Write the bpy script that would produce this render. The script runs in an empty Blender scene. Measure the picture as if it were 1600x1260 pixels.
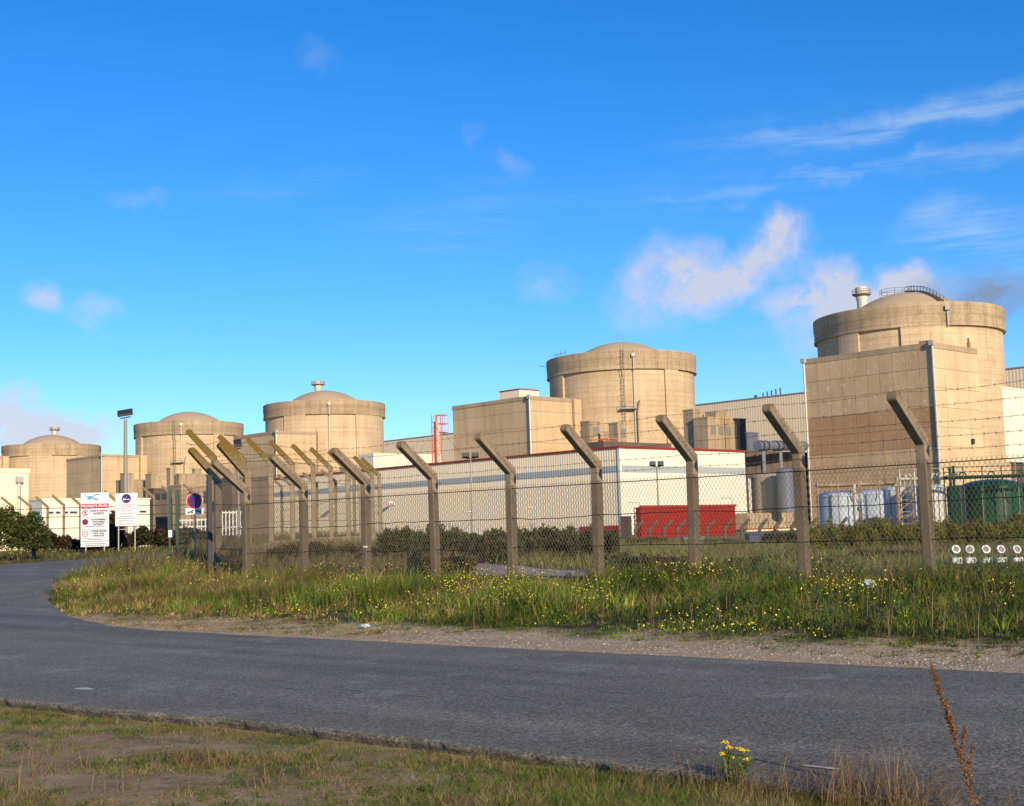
import bpy, math, random
import numpy as np
from mathutils import Vector, Matrix
random.seed(7)
rng = np.random.default_rng(7)
scn = bpy.context.scene
C = scn.collection
rad = math.radians

# ------------------------------------------------------------------ camera
F_PX, CX, CY = 2050.0, 800.0, 630.0
EYE = Vector((0, 0, 1.6))
TH = math.atan(203 / F_PX); RHO = 0.030
Fv = Vector((0, math.cos(TH), math.sin(TH)))
R0 = Vector((1, 0, 0)); U0 = Vector((0, -math.sin(TH), math.cos(TH)))
Rv = R0 * math.cos(RHO) - U0 * math.sin(RHO)
Uv = U0 * math.cos(RHO) + R0 * math.sin(RHO)
cam = bpy.data.cameras.new('camera'); co = bpy.data.objects.new('camera', cam); C.objects.link(co)
co.matrix_world = Matrix(((Rv.x, Uv.x, -Fv.x, EYE.x), (Rv.y, Uv.y, -Fv.y, EYE.y), (Rv.z, Uv.z, -Fv.z, EYE.z), (0, 0, 0, 1)))
cam.sensor_width = 36; cam.lens = 36 * F_PX / 1600; cam.clip_start = 0.1; cam.clip_end = 6000
scn.camera = co

def at(px, py, Y):
    d = Fv + Rv * ((px - CX) / F_PX) + Uv * ((CY - py) / F_PX)
    return EYE + d * (Y / d.y)
def proj(P):
    v = Vector(P) - EYE; z = v.dot(Fv)
    return CX + F_PX * v.dot(Rv) / z, CY - F_PX * v.dot(Uv) / z
def skydir(px, py):
    d = (Fv + Rv * ((px - CX) / F_PX) + Uv * ((CY - py) / F_PX)).normalized()
    return math.atan2(d.x, d.y), math.asin(d.z)

# ------------------------------------------------------------------ sun and sky
SUN_AZ, SUN_EL = 23.5, 20.0                    # degrees from -Y towards +X, above the horizon
sd = Vector((math.sin(rad(SUN_AZ)) * math.cos(rad(SUN_EL)), -math.cos(rad(SUN_AZ)) * math.cos(rad(SUN_EL)), math.sin(rad(SUN_EL))))
sl = bpy.data.lights.new('sun', 'SUN'); so = bpy.data.objects.new('sun', sl); C.objects.link(so)
sl.energy = 4.4; sl.angle = rad(0.5); sl.color = (1.0, 0.79, 0.53)
so.rotation_euler = sd.to_track_quat('Z', 'Y').to_euler(); so.location = (20, -20, 60)
scn.view_settings.view_transform = 'Standard'; scn.view_settings.look = 'None'
scn.view_settings.exposure = 0.5; scn.view_settings.gamma = 1.0; scn.view_settings.use_curve_mapping = False

W = bpy.data.worlds.new('World'); scn.world = W; W.use_nodes = True
wn, wl = W.node_tree.nodes, W.node_tree.links
wn.clear()
def N(nodes, t, **k):
    n = nodes.new(t)
    for a, v in k.items():
        if a.startswith('i_'):
            n.inputs[a[2:].replace('_', ' ')].default_value = v
        else: setattr(n, a, v)
    return n
def Wm(op, a, b=None, c=None, clamp=False):
    n = wn.new('ShaderNodeMath'); n.operation = op; n.use_clamp = clamp
    for i, v in enumerate((a, b, c)):
        if v is None: continue
        if isinstance(v, (int, float)): n.inputs[i].default_value = v
        else: wl.new(v, n.inputs[i])
    return n.outputs[0]
def Wv(op, a, b=None):
    n = wn.new('ShaderNodeVectorMath'); n.operation = op
    for i, v in enumerate((a, b)):
        if v is None: continue
        if isinstance(v, (tuple, list)): n.inputs[i].default_value = v
        elif isinstance(v, (int, float)): n.inputs['Scale'].default_value = v
        else: wl.new(v, n.inputs[i])
    return n.outputs['Value'] if op in ('LENGTH', 'DOT_PRODUCT') else n.outputs['Vector']
sky = wn.new('ShaderNodeTexSky'); sky.sky_type = 'NISHITA'; sky.sun_disc = False
sky.sun_elevation = rad(SUN_EL); sky.sun_rotation = rad(180 - SUN_AZ)
sky.air_density = 1.0; sky.dust_density = 0.15; sky.ozone_density = 3.0; sky.altitude = 0
hs = wn.new('ShaderNodeHueSaturation'); hs.inputs['Saturation'].default_value = 1.20; hs.inputs['Value'].default_value = 0.80; hs.inputs['Hue'].default_value = 0.503
sm = wn.new('ShaderNodeMix'); sm.data_type = 'RGBA'; sm.blend_type = 'MULTIPLY'; sm.inputs[0].default_value = 1
wl.new(sky.outputs[0], sm.inputs[6]); sm.inputs[7].default_value = (.66, .82, 1.04, 1); wl.new(sm.outputs[2], hs.inputs['Color'])
tc = wn.new('ShaderNodeTexCoord'); sx = wn.new('ShaderNodeSeparateXYZ'); wl.new(tc.outputs['Generated'], sx.inputs[0])
az = Wm('ARCTAN2', sx.outputs[0], sx.outputs[1]); el = Wm('ARCSINE', sx.outputs[2])
cv = wn.new('ShaderNodeCombineXYZ'); wl.new(az, cv.inputs[0]); wl.new(el, cv.inputs[1])
nz = N(wn, 'ShaderNodeTexNoise', i_Scale=16.0, i_Detail=7.0, i_Roughness=0.6); wl.new(cv.outputs[0], nz.inputs['Vector'])
warp = Wv('ADD', cv.outputs[0], Wv('SCALE', Wv('SUBTRACT', nz.outputs['Color'], (0.5, 0.5, 0.5)), 0.055))
nz2 = N(wn, 'ShaderNodeTexNoise', i_Scale=38.0, i_Detail=11.0, i_Roughness=0.66); wl.new(warp, nz2.inputs['Vector'])
def blob(px, py, rx, ry, s, rot=0.0):
    a, e = skydir(px, py); a += 0.001
    d = Wv('SUBTRACT', warp, (a, e, 0))
    if rot:
        r = wn.new('ShaderNodeVectorRotate'); r.rotation_type = 'Z_AXIS'; r.inputs['Angle'].default_value = -rot; wl.new(d, r.inputs['Vector']); d = r.outputs[0]
    l = Wv('LENGTH', Wv('MULTIPLY', d, (F_PX / rx, F_PX / ry, 1)))
    return Wm('MULTIPLY', Wm('SUBTRACT', 1.0, Wm('SMOOTH_MIN', l, 1.0, 0.15), clamp=True), s)
def chain(bl):
    o = bl[0]
    for b in bl[1:]: o = Wm('ADD', o, b)
    return o
cum = chain([blob(*b) for b in [
    (1062, 425, 95, 75, 1.6), (1130, 455, 80, 45, 1.2, 0.5), (1215, 382, 68, 55, 1.9), (1150, 425, 80, 38, 1.3, 0.7), (990, 460, 60, 50, .6),
    (1040, 480, 90, 40, .5), (1295, 458, 62, 62, 2.3), (1240, 480, 70, 50, 1.4), (1395, 462, 100, 48, 2.3), (1270, 540, 60, 60, 0.6),
    (25, 665, 115, 58, 2.6), (125, 675, 90, 42, 1.7), (62, 455, 34, 28, 1.2), (140, 475, 55, 26, .8), (850, 440, 55, 32, .42), (795, 262, 34, 28, .32),
    (495, 95, 38, 30, .2), (215, 300, 55, 18, .3), (738, 215, 18, 32, .22), (30, 612, 50, 18, .5)]])
cmask = Wm('MULTIPLY', cum, Wm('MULTIPLY_ADD', nz2.outputs[0], 2.6, -0.62, clamp=True), clamp=True)
cmask = Wm('MULTIPLY', cmask, 0.82)
# cirrus: long wind-drawn streaks
mp = wn.new('ShaderNodeMapping'); mp.inputs['Rotation'].default_value = (0, 0, -0.09); mp.inputs['Scale'].default_value = (5.0, 60.0, 1.0); wl.new(cv.outputs[0], mp.inputs['Vector'])
nc = N(wn, 'ShaderNodeTexNoise', i_Scale=1.3, i_Detail=8.0, i_Roughness=0.65); wl.new(mp.outputs[0], nc.inputs['Vector'])
cir = chain([blob(*b) for b in [
    (1400, 192, 330, 24, 1.5, 0.03), (1540, 155, 180, 30, .9, .10), (1360, 264, 380, 17, 1.6, .06), (1560, 245, 160, 20, 1.0, .08), (1510, 370, 130, 60, 2.6, -.1), (1250, 530, 110, 22, .5),
    (660, 360, 210, 50, .45, -.1), (740, 330, 160, 80, .35), (1590, 440, 130, 40, .6), (1240, 210, 240, 40, .6), (1100, 300, 400, 60, .25), (420, 290, 200, 30, .3, .1), (1350, 560, 300, 60, .25)]])
cimask = Wm('MULTIPLY', cir, Wm('MULTIPLY_ADD', nc.outputs[0], 2.6, -0.95, clamp=True), clamp=True)
cimask = Wm('MULTIPLY', cimask, 0.42)
dk = blob(1560, 452, 130, 42, 2.0, 0.05)
dkm = Wm('MULTIPLY', Wm('MULTIPLY', dk, Wm('MULTIPLY_ADD', nz2.outputs[0], 2.0, -0.3, clamp=True)), 0.7, clamp=True)
def mixc(f, a, col):
    m = wn.new('ShaderNodeMix'); m.data_type = 'RGBA'
    wl.new(f, m.inputs[0]); wl.new(a, m.inputs[6]); m.inputs[7].default_value = col
    return m.outputs[2]
CL = 3.8
c1 = mixc(cimask, hs.outputs[0], (CL * .72, CL * .90, CL * 1.10, 1))
c2 = mixc(cmask, c1, (CL * .86, CL * .84, CL * .92, 1))
c3 = mixc(dkm, c2, (CL * .30, CL * .40, CL * .62, 1))
bg = wn.new('ShaderNodeBackground'); bg.inputs['Strength'].default_value = 0.15
wo = wn.new('ShaderNodeOutputWorld'); wl.new(c3, bg.inputs[0]); wl.new(bg.outputs[0], wo.inputs[0])

# ------------------------------------------------------------------ frames of the place
TA = Vector((-0.685, 0.728, 0)).normalized()       # plant axis, away to the left
TB = Vector((TA.y, -TA.x, 0))                      # across it, away to the right
ROT = math.atan2(TB.y, TB.x)
QN = Vector((0.67, 0.742, 0)).normalized()         # across road and fence
QT = Vector((QN.y, -QN.x, 0))                      # along road, towards the right

def sst(x, a, b):
    t = np.clip((np.asarray(x, float) - a) / (b - a), 0, 1); return t * t * (3 - 2 * t)
def hsh(i, j):
    v = np.sin(i * 127.1 + j * 311.7) * 43758.5453; return v - np.floor(v)
def vnoise(x, y):
    x = np.asarray(x, float); y = np.asarray(y, float)
    i = np.floor(x); j = np.floor(y); u = x - i; v = y - j; u = u * u * (3 - 2 * u); v = v * v * (3 - 2 * v)
    return (hsh(i, j) * (1 - u) + hsh(i + 1, j) * u) * (1 - v) + (hsh(i, j + 1) * (1 - u) + hsh(i + 1, j + 1) * u) * v
def fbm(x, y, o=4):
    s = 0; a = .5
    for k in range(o): s = s + a * vnoise(x * 2 ** k + 17 * k, y * 2 ** k - 9 * k); a *= .5
    return s / (1 - .5 ** o)
def qof(x, y): return x * QN.x + y * QN.y
def pof(x, y): return x * QT.x + y * QT.y
NEAR_Q, FAR_Q, FENCE_Q = 7.0, 13.7, 21.9
def near_edge(p): return NEAR_Q + .27 - .36 * sst(-np.asarray(p), 8, 14) + 0.14 * (fbm(p * .35, 3.3) - .5) + 0.22 * (fbm(p * 1.4, 7.7) - .5) + .10 * (fbm(p * 9, 2.7) - .5)
def far_edge(p): return FAR_Q + 0.12 * (fbm(p * .5, 1.3) - .5) + 0.10 * (fbm(p * 2.5, 4.7) - .5)
def hgt(x, y):
    x = np.asarray(x, float); y = np.asarray(y, float)
    q = qof(x, y); p = pof(x, y)
    up = sst(q, 14.6, 21.5)
    z = 0.47 * up + up * np.clip((y - 35) * .018, 0, .75) * (1 - .65 * sst(x, -2, 12))
    z = z + up * .55 * sst(-x, 3, 9) * (1 - sst(-x, 12, 16)) * sst(y, 38, 50)
    fg = 1 - sst(q, NEAR_Q - .9, NEAR_Q - .1)
    z = z + (-.035 + .06 * (fbm(x * .8, y * .8) - .5) + .03 * (fbm(x * 4, y * 4) - .5)) * fg
    mid = sst(q, NEAR_Q - .9, NEAR_Q - .1) * (1 - sst(q, FAR_Q - .35, FAR_Q - .02))
    z = z - .10 * mid * 1.0
    ver = sst(q, FAR_Q + .1, FAR_Q + 1.2) * (1 - sst(y, 60, 120))
    z = z + ver * (.09 * (fbm(x * .6, y * .6) - .5)) + .004 * sst(q, FAR_Q - .1, FAR_Q + .3)
    return z
def H(x, y): return float(hgt(x, y))
def ground(px, py, add=0.0):
    d = (Fv + Rv * ((px - CX) / F_PX) + Uv * ((CY - py) / F_PX)); d = d / d.y
    y = 3.0
    while y < 900:
        P = EYE + d * y
        if P.z <= H(P.x, P.y) + add: break
        y += .05 + y * .002
    return EYE + d * y

# ------------------------------------------------------------------ materials
def mat(name, col, rough=.85, var=None, vs=1.0, va=.5, fine=.12, fs=40, bump=0.0, bs=30, streak=0, band=None, spots=None, metal=0.0, spec=.3, tint=0.0, col3=None, s3=(4, .6), attr=False, coat=0, local=False):
    m = bpy.data.materials.new(name); m.use_nodes = True
    n, l = m.node_tree.nodes, m.node_tree.links
    b = n['Principled BSDF']; b.inputs['Roughness'].default_value = rough; b.inputs['Metallic'].default_value = metal
    b.inputs['Specular IOR Level'].default_value = spec; b.inputs['Coat Weight'].default_value = coat
    t = n.new('ShaderNodeTexCoord'); oc = t.outputs['Object'] if local else n.new('ShaderNodeNewGeometry').outputs['Position']
    def mx(f, a, c, mode='MIX'):
        k = n.new('ShaderNodeMix'); k.data_type = 'RGBA'; k.blend_type = mode; k.clamp_factor = True
        for s, v in ((0, f), (6, a), (7, c)):
            if isinstance(v, (int, float)): k.inputs[s].default_value = v
            elif isinstance(v, tuple): k.inputs[s].default_value = (*v[:3], 1)
            else: l.new(v, k.inputs[s])
        return k.outputs[2]
    def mt(op, a, c=None, e=None, clamp=True):
        k = n.new('ShaderNodeMath'); k.operation = op; k.use_clamp = clamp
        for i, v in enumerate((a, c, e)):
            if v is None: continue
            if isinstance(v, (int, float)): k.inputs[i].default_value = v
            else: l.new(v, k.inputs[i])
        return k.outputs[0]
    def noi(scale, det=5, ro=.6, vec=None, dis=0):
        k = n.new('ShaderNodeTexNoise'); k.inputs['Scale'].default_value = scale; k.inputs['Detail'].default_value = det; k.inputs['Roughness'].default_value = ro; k.inputs['Distortion'].default_value = dis
        l.new(vec or oc, k.inputs['Vector']); return k.outputs[0]
    def mapv(sc, loc=(0, 0, 0)):
        k = n.new('ShaderNodeMapping'); k.inputs['Scale'].default_value = sc; k.inputs['Location'].default_value = loc; l.new(oc, k.inputs['Vector']); return k.outputs[0]
    if attr:
        a_ = n.new('ShaderNodeAttribute'); a_.attribute_name = 'col'; c = a_.outputs['Color']
    else:
        c = (*col, 1)
    if var: c = mx(mt('MULTIPLY_ADD', noi(vs), 3.0, -1.0), c, var) if va >= 1 else mx(mt('MULTIPLY', mt('MULTIPLY_ADD', noi(vs), 3.0, -1.0), va), c, var)
    if col3: c = mx(mt('MULTIPLY_ADD', noi(s3[0], 6, .65), 9.0, -9.0 * s3[1]), c, col3)
    bh = None
    if streak:
        s_ = noi(1, 5, .65, mapv((.9, .9, .045)))
        c = mx(mt('MULTIPLY', mt('MULTIPLY_ADD', s_, 3.2, -1.35), streak), c, (.30, .27, .24), 'MULTIPLY')
    if band:
        bz, ba = band
        sp = n.new('ShaderNodeSeparateXYZ'); l.new(oc, sp.inputs[0])
        fr = mt('FRACT', mt('DIVIDE', sp.outputs[2], bz, clamp=False), clamp=False)
        ln = mt('LESS_THAN', fr, .07)
        bd = noi(1, 3, .5, mapv((.05, .05, 1 / bz)))
        c = mx(mt('MULTIPLY', ln, ba), c, (.45, .42, .40), 'MULTIPLY')
        c = mx(mt('MULTIPLY', mt('MULTIPLY_ADD', bd, 4, -1.7), ba * .8), c, (.68, .63, .58), 'MULTIPLY')
        bh = ln
    if spots:
        sc, thr, scol, amt = spots
        c = mx(mt('MULTIPLY', mt('MULTIPLY_ADD', noi(sc, 4, .7, dis=.6), 14, -14 * thr), amt), c, scol)
    if tint:
        oi = n.new('ShaderNodeObjectInfo'); k = n.new('ShaderNodeMapRange'); l.new(oi.outputs['Random'], k.inputs[0]); k.inputs[3].default_value = 1 - tint; k.inputs[4].default_value = 1 + tint
        h_ = n.new('ShaderNodeHueSaturation'); l.new(k.outputs[0], h_.inputs['Value'])
        if isinstance(c, tuple): h_.inputs['Color'].default_value = c
        else: l.new(c, h_.inputs['Color'])
        c = h_.outputs[0]
    if fine:
        k = n.new('ShaderNodeMapRange'); l.new(noi(fs, 3, .6), k.inputs[0]); k.inputs[1].default_value = .3; k.inputs[2].default_value = .7; k.inputs[3].default_value = 1 - fine; k.inputs[4].default_value = 1 + fine
        h_ = n.new('ShaderNodeHueSaturation'); l.new(k.outputs[0], h_.inputs['Value'])
        if isinstance(c, tuple): h_.inputs['Color'].default_value = c
        else: l.new(c, h_.inputs['Color'])
        c = h_.outputs[0]
    if isinstance(c, tuple): b.inputs['Base Color'].default_value = c
    else: l.new(c, b.inputs['Base Color'])
    if bump:
        bp = n.new('ShaderNodeBump'); bp.inputs['Strength'].default_value = min(1, bump); bp.inputs['Distance'].default_value = .02 if bs > 5 else .08
        l.new(noi(bs, 5, .6), bp.inputs['Height']); l.new(bp.outputs[0], b.inputs['Normal'])
    return m
M = {}
M['drum'] = mat('drum_concrete', (.60, .465, .30), .9, (.48, .365, .23), .10, .9, .12, 2.2, .3, 2, streak=.30, band=(1.35, .45), spots=(.35, .64, (.62, .51, .37), .5))
M['ring'] = mat('ring_concrete', (.50, .385, .25), .9, (.37, .285, .185), .14, .9, .16, 2.2, .3, 2, streak=.55, band=(1.6, .5))
M['dome'] = mat('dome_concrete', (.45, .345, .22), .9, (.36, .275, .18), .15, .8, .10, 2, .2, 2)
M['annex'] = mat('annex_concrete', (.60, .45, .275), .9, (.49, .36, .22), .10, .8, .08, 3, .2, 2, streak=.35, band=(3.9, .35), spots=(.5, .70, (.58, .50, .38), .5))
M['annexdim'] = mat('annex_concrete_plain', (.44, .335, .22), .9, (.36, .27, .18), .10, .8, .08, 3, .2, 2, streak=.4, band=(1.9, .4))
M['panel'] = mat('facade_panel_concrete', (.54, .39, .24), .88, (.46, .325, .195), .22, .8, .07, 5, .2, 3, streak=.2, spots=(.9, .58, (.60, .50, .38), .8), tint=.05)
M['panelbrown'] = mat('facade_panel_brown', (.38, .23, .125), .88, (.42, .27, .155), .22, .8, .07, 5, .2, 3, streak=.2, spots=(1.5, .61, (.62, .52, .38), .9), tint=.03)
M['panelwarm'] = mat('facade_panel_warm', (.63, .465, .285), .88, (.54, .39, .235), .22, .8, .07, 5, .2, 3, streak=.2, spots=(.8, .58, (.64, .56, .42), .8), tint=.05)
M['block'] = mat('block_concrete', (.42, .325, .215), .9, (.33, .26, .175), .2, .8, .10, 4, .2, 2, streak=.7)
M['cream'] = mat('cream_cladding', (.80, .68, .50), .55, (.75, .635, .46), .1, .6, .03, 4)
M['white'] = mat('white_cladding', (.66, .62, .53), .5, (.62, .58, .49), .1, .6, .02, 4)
M['hall'] = mat('hall_cladding', (.80, .68, .49), .5, (.75, .64, .46), .1, .6, .02, 4)
M['stripe'] = mat('blue_grey_stripe', (.30, .34, .35), .5, fine=.03)
M['redtrim'] = mat('red_trim', (.26, .025, .018), .5, fine=.04)
M['red'] = mat('red_sheet', (.24, .008, .002), .5, (.20, .008, .002), .5, .6, .05, 3)
M['redsteel'] = mat('red_steel', (.55, .12, .05), .5, fine=.06)
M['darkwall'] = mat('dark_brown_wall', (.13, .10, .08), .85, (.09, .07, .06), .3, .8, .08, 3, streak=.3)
M['bluegrey'] = mat('blue_grey_metal', (.13, .15, .19), .5, (.10, .12, .16), .5, .7, .05, 3)
M['glass'] = mat('dark_window_glass', (.035, .04, .045), .15, fine=0, spec=.6)
M['vent'] = mat('vent_louvre_grey', (.20, .19, .17), .7, fine=.08, fs=6)
M['galv'] = mat('galvanised_pipe', (.46, .46, .42), .45, (.38, .37, .33), 2, .6, .05, 6, metal=.2)
M['darkmetal'] = mat('dark_metal', (.035, .037, .042), .5, fine=.05)
M['greymetal'] = mat('grey_pole_metal', (.25, .24, .21), .55, fine=.06)
M['stack'] = mat('stack_white_paint', (.66, .64, .56), .55, (.5, .46, .38), .8, .6, .06, 4, streak=.4)
M['tankblue'] = mat('pale_blue_tank', (.38, .46, .56), .45, (.44, .50, .57), .4, .7, .05, 4, streak=.25)
M['tankwhite'] = mat('white_tank', (.54, .54, .53), .45, (.44, .42, .38), .5, .7, .05, 4, streak=.4)
M['tankbeige'] = mat('beige_tank', (.38, .32, .24), .5, (.32, .27, .2), .4, .7, .05, 4, streak=.3)
M['tankgreen'] = mat('green_tank', (.008, .062, .026), .4, (.006, .04, .02), .4, .8, .05, 4, streak=.2)
M['green'] = mat('green_paint', (.004, .036, .02), .4, fine=.05)
M['rust'] = mat('rusty_pipe', (.24, .15, .09), .7, (.36, .30, .24), 1.5, .8, .1, 8)
M['whitepaint'] = mat('white_paint', (.74, .74, .72), .5, fine=.04, fs=8)
M['signwhite'] = mat('sign_white', (.62, .64, .70), .4, fine=.015, fs=6)
M['black'] = mat('black_print', (.03, .03, .035), .5, fine=0)
M['greyprint'] = mat('grey_print', (.07, .07, .09), .5, fine=0)
M['redprint'] = mat('red_print', (.36, .012, .018), .45, fine=0)
M['pinkprint'] = mat('pink_red_print', (.75, .18, .18), .45, fine=0)
M['blueprint'] = mat('blue_print', (.012, .025, .20), .4, fine=0)
M['cyanprint'] = mat('cyan_print', (.10, .50, .80), .4, fine=0)
M['purple'] = mat('purple_print', (.13, .02, .12), .4, fine=0)
M['navy'] = mat('navy_print', (.03, .02, .11), .4, fine=0)
M['mesh'] = mat('fence_wire_mesh', (.19, .165, .12), .55, fine=.1, fs=5)
M['strain'] = mat('black_strain_wire', (.018, .02, .024), .6, fine=0)
M['barb'] = mat('rusty_barbed_wire', (.14, .085, .05), .8, fine=0)
M['plastic'] = mat('white_plastic', (.50, .54, .56), .35, fine=.05, fs=20)
M['bin'] = mat('blue_bin', (.015, .03, .12), .4, fine=.05)
M['straw'] = mat('dry_stem', (1, 1, 1), .8, attr=True, fine=0, spec=.1)
M['lamp'] = mat('lamp_glass', (.07, .08, .09), .12, fine=.05)

def leafmat(name, trans=.35):
    m = bpy.data.materials.new(name); m.use_nodes = True; n, l = m.node_tree.nodes, m.node_tree.links
    b = n['Principled BSDF']; b.inputs['Roughness'].default_value = .6; b.inputs['Specular IOR Level'].default_value = .2
    a = n.new('ShaderNodeAttribute'); a.attribute_name = 'col'; l.new(a.outputs['Color'], b.inputs['Base Color'])
    t = n.new('ShaderNodeBsdfTranslucent'); l.new(a.outputs['Color'], t.inputs[0])
    s = n.new('ShaderNodeMixShader'); s.inputs[0].default_value = trans
    l.new(b.outputs[0], s.inputs[1]); l.new(t.outputs[0], s.inputs[2]); l.new(s.outputs[0], n['Material Output'].inputs[0])
    return m
M['leaf'] = leafmat('leaf', .3); M['grass'] = leafmat('grass_blade', .35)
M['petal'] = mat('petal', (1, 1, 1), .5, attr=True, fine=0)
M['bark'] = mat('bark', (.07, .05, .035), .95, fine=.2, fs=10)

def postmat(name, lichen, zlo, zhi, lower_shade=.0):
    m = mat(name, (.285, .22, .15), .95, (.19, .145, .10), 3.0, .9, .28, 60, .6, 45, spots=(9, .66, (.34, .28, .20), .6))

    n, l = m.node_tree.nodes, m.node_tree.links
    b = n['Principled BSDF']; src = b.inputs['Base Color'].links[0].from_socket
    t = n.new('ShaderNodeTexCoord'); s = n.new('ShaderNodeSeparateXYZ'); l.new(t.outputs['Object'], s.inputs[0])
    mr = n.new('ShaderNodeMapRange'); l.new(s.outputs[2], mr.inputs[0]); mr.inputs[1].default_value = zlo; mr.inputs[2].default_value = zhi
    nn = n.new('ShaderNodeTexNoise'); nn.inputs['Scale'].default_value = 9; nn.inputs['Detail'].default_value = 6; nn.inputs['Roughness'].default_value = .7; l.new(t.outputs['Object'], nn.inputs['Vector'])
    a = n.new('ShaderNodeMath'); a.operation = 'ADD'; l.new(mr.outputs[0], a.inputs[0]); l.new(nn.outputs[0], a.inputs[1])
    c = n.new('ShaderNodeMath'); c.operation = 'MULTIPLY_ADD'; c.use_clamp = True; l.new(a.outputs[0], c.inputs[0]); c.inputs[1].default_value = 3.2; c.inputs[2].default_value = -3.2 * lichen
    x = n.new('ShaderNodeMix'); x.data_type = 'RGBA'; l.new(c.outputs[0], x.inputs[0]); l.new(src, x.inputs[6]); x.inputs[7].default_value = (.145, .098, .022, 1)
    # cast shadow on the lower post, painted into its colour with ragged upper rim
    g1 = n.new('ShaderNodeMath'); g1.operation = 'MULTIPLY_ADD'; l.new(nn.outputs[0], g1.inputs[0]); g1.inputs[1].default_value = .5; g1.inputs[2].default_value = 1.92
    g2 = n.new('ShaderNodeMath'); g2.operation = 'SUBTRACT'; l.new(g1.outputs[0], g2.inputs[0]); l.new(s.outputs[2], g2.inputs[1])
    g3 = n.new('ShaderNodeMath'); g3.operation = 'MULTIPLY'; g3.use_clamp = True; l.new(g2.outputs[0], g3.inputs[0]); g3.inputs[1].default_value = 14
    g4 = n.new('ShaderNodeMath'); g4.operation = 'MULTIPLY'; l.new(g3.outputs[0], g4.inputs[0]); g4.inputs[1].default_value = lower_shade
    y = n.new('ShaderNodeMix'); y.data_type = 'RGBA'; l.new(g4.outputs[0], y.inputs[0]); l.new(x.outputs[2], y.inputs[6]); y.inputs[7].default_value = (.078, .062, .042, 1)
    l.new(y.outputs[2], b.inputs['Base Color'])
    return m
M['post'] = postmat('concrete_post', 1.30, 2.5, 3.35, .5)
M['postgold'] = postmat('concrete_post_lichened', 1.06, 1.8, 3.9, .12)
M['postdark'] = mat('dark_concrete_post', (.10, .08, .055), .9, (.07, .055, .04), 3, .7, .2, 20)
M['postgrey'] = mat('plain_concrete_post', (.21, .16, .10), .9, (.15, .115, .07), 3, .7, .2, 20, spots=(2.5, .55, (.19, .13, .03), .8))

# ------------------------------------------------------------------ mesh helper
class MB:
    def __init__(s): s.v = []; s.f = []
    def add(s, v, f):
        o = len(s.v); s.v += [tuple(p) for p in v]; s.f += [tuple(i + o for i in q) for q in f]
    def box(s, x0, x1, y0, y1, z0, z1):
        s.add([(x0, y0, z0), (x1, y0, z0), (x1, y1, z0), (x0, y1, z0), (x0, y0, z1), (x1, y0, z1), (x1, y1, z1), (x0, y1, z1)],
              [(0, 3, 2, 1), (4, 5, 6, 7), (0, 1, 5, 4), (1, 2, 6, 5), (2, 3, 7, 6), (3, 0, 4, 7)])
    def tube(s, pts, r, n=6, r2=None, cap=True):
        pts = [Vector(p) for p in pts]; k = len(pts); vs = []
        up = None
        for i, p in enumerate(pts):
            d = (pts[min(i + 1, k - 1)] - pts[max(i - 1, 0)]).normalized()
            if up is None: up = Vector((0, 0, 1)) if abs(d.z) < .9 else Vector((1, 0, 0))
            a = d.cross(up).normalized(); b = a.cross(d); up = b
            rr = r if r2 is None else r + (r2 - r) * i / (k - 1)
            for j in range(n):
                t = 2 * math.pi * j / n; vs.append(p + a * math.cos(t) * rr + b * math.sin(t) * rr)
        fs = [(i * n + j, i * n + (j + 1) % n, (i + 1) * n + (j + 1) % n, (i + 1) * n + j) for i in range(k - 1) for j in range(n)]
        if cap: fs += [tuple(range(n))[::-1], tuple((k - 1) * n + j for j in range(n))]
        s.add(vs, fs)
    def lathe(s, prof, n=32, c=(0, 0, 0), a0=0, a1=2 * math.pi):
        full = abs(a1 - a0 - 2 * math.pi) < 1e-6; m = n if full else n + 1
        vs = [(c[0] + r * math.cos(a0 + (a1 - a0) * j / n), c[1] + r * math.sin(a0 + (a1 - a0) * j / n), c[2] + z) for r, z in prof for j in range(m)]
        fs = [(i * m + j, i * m + (j + 1) % m, (i + 1) * m + (j + 1) % m, (i + 1) * m + j) for i in range(len(prof) - 1) for j in range(n)]
        s.add(vs, fs)
    def prism(s, poly, y0, y1, ax='y'):
        n = len(poly)
        f = {'y': lambda u, w, t: (u, t, w), 'x': lambda u, w, t: (t, u, w), 'z': lambda u, w, t: (u, w, t)}[ax]
        vs = [f(u, w, y0) for u, w in poly] + [f(u, w, y1) for u, w in poly]
        s.add(vs, [tuple(range(n)), tuple(range(2 * n - 1, n - 1, -1))] + [(i, n + i, n + (i + 1) % n, (i + 1) % n) for i in range(n)])
    def build(s, name, m, parent=None, smooth=False, kind=None):
        me = bpy.data.meshes.new(name); me.from_pydata(s.v, [], s.f); me.update()
        if isinstance(m, str): m = M[m]
        me.materials.append(m)
        if smooth:
            me.polygons.foreach_set('use_smooth', [True] * len(me.polygons))
            try: me.set_sharp_from_angle(angle=rad(40))
            except Exception: pass
        o = bpy.data.objects.new(name, me); C.objects.link(o)
        if parent: o.parent = parent
        if kind: o['kind'] = kind
        return o
def tag(o, label, cat, group=None, kind=None):
    if label: o['label'] = label
    if cat: o['category'] = cat
    if group: o['group'] = group
    if kind: o['kind'] = kind
    return o
def thing(name, label, cat, loc, rz=0, group=None):
    o = bpy.data.objects.new(name, None); C.objects.link(o); o.location = loc; o.rotation_euler = (0, 0, rz); o.empty_display_size = .3
    return tag(o, label, cat, group)
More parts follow.
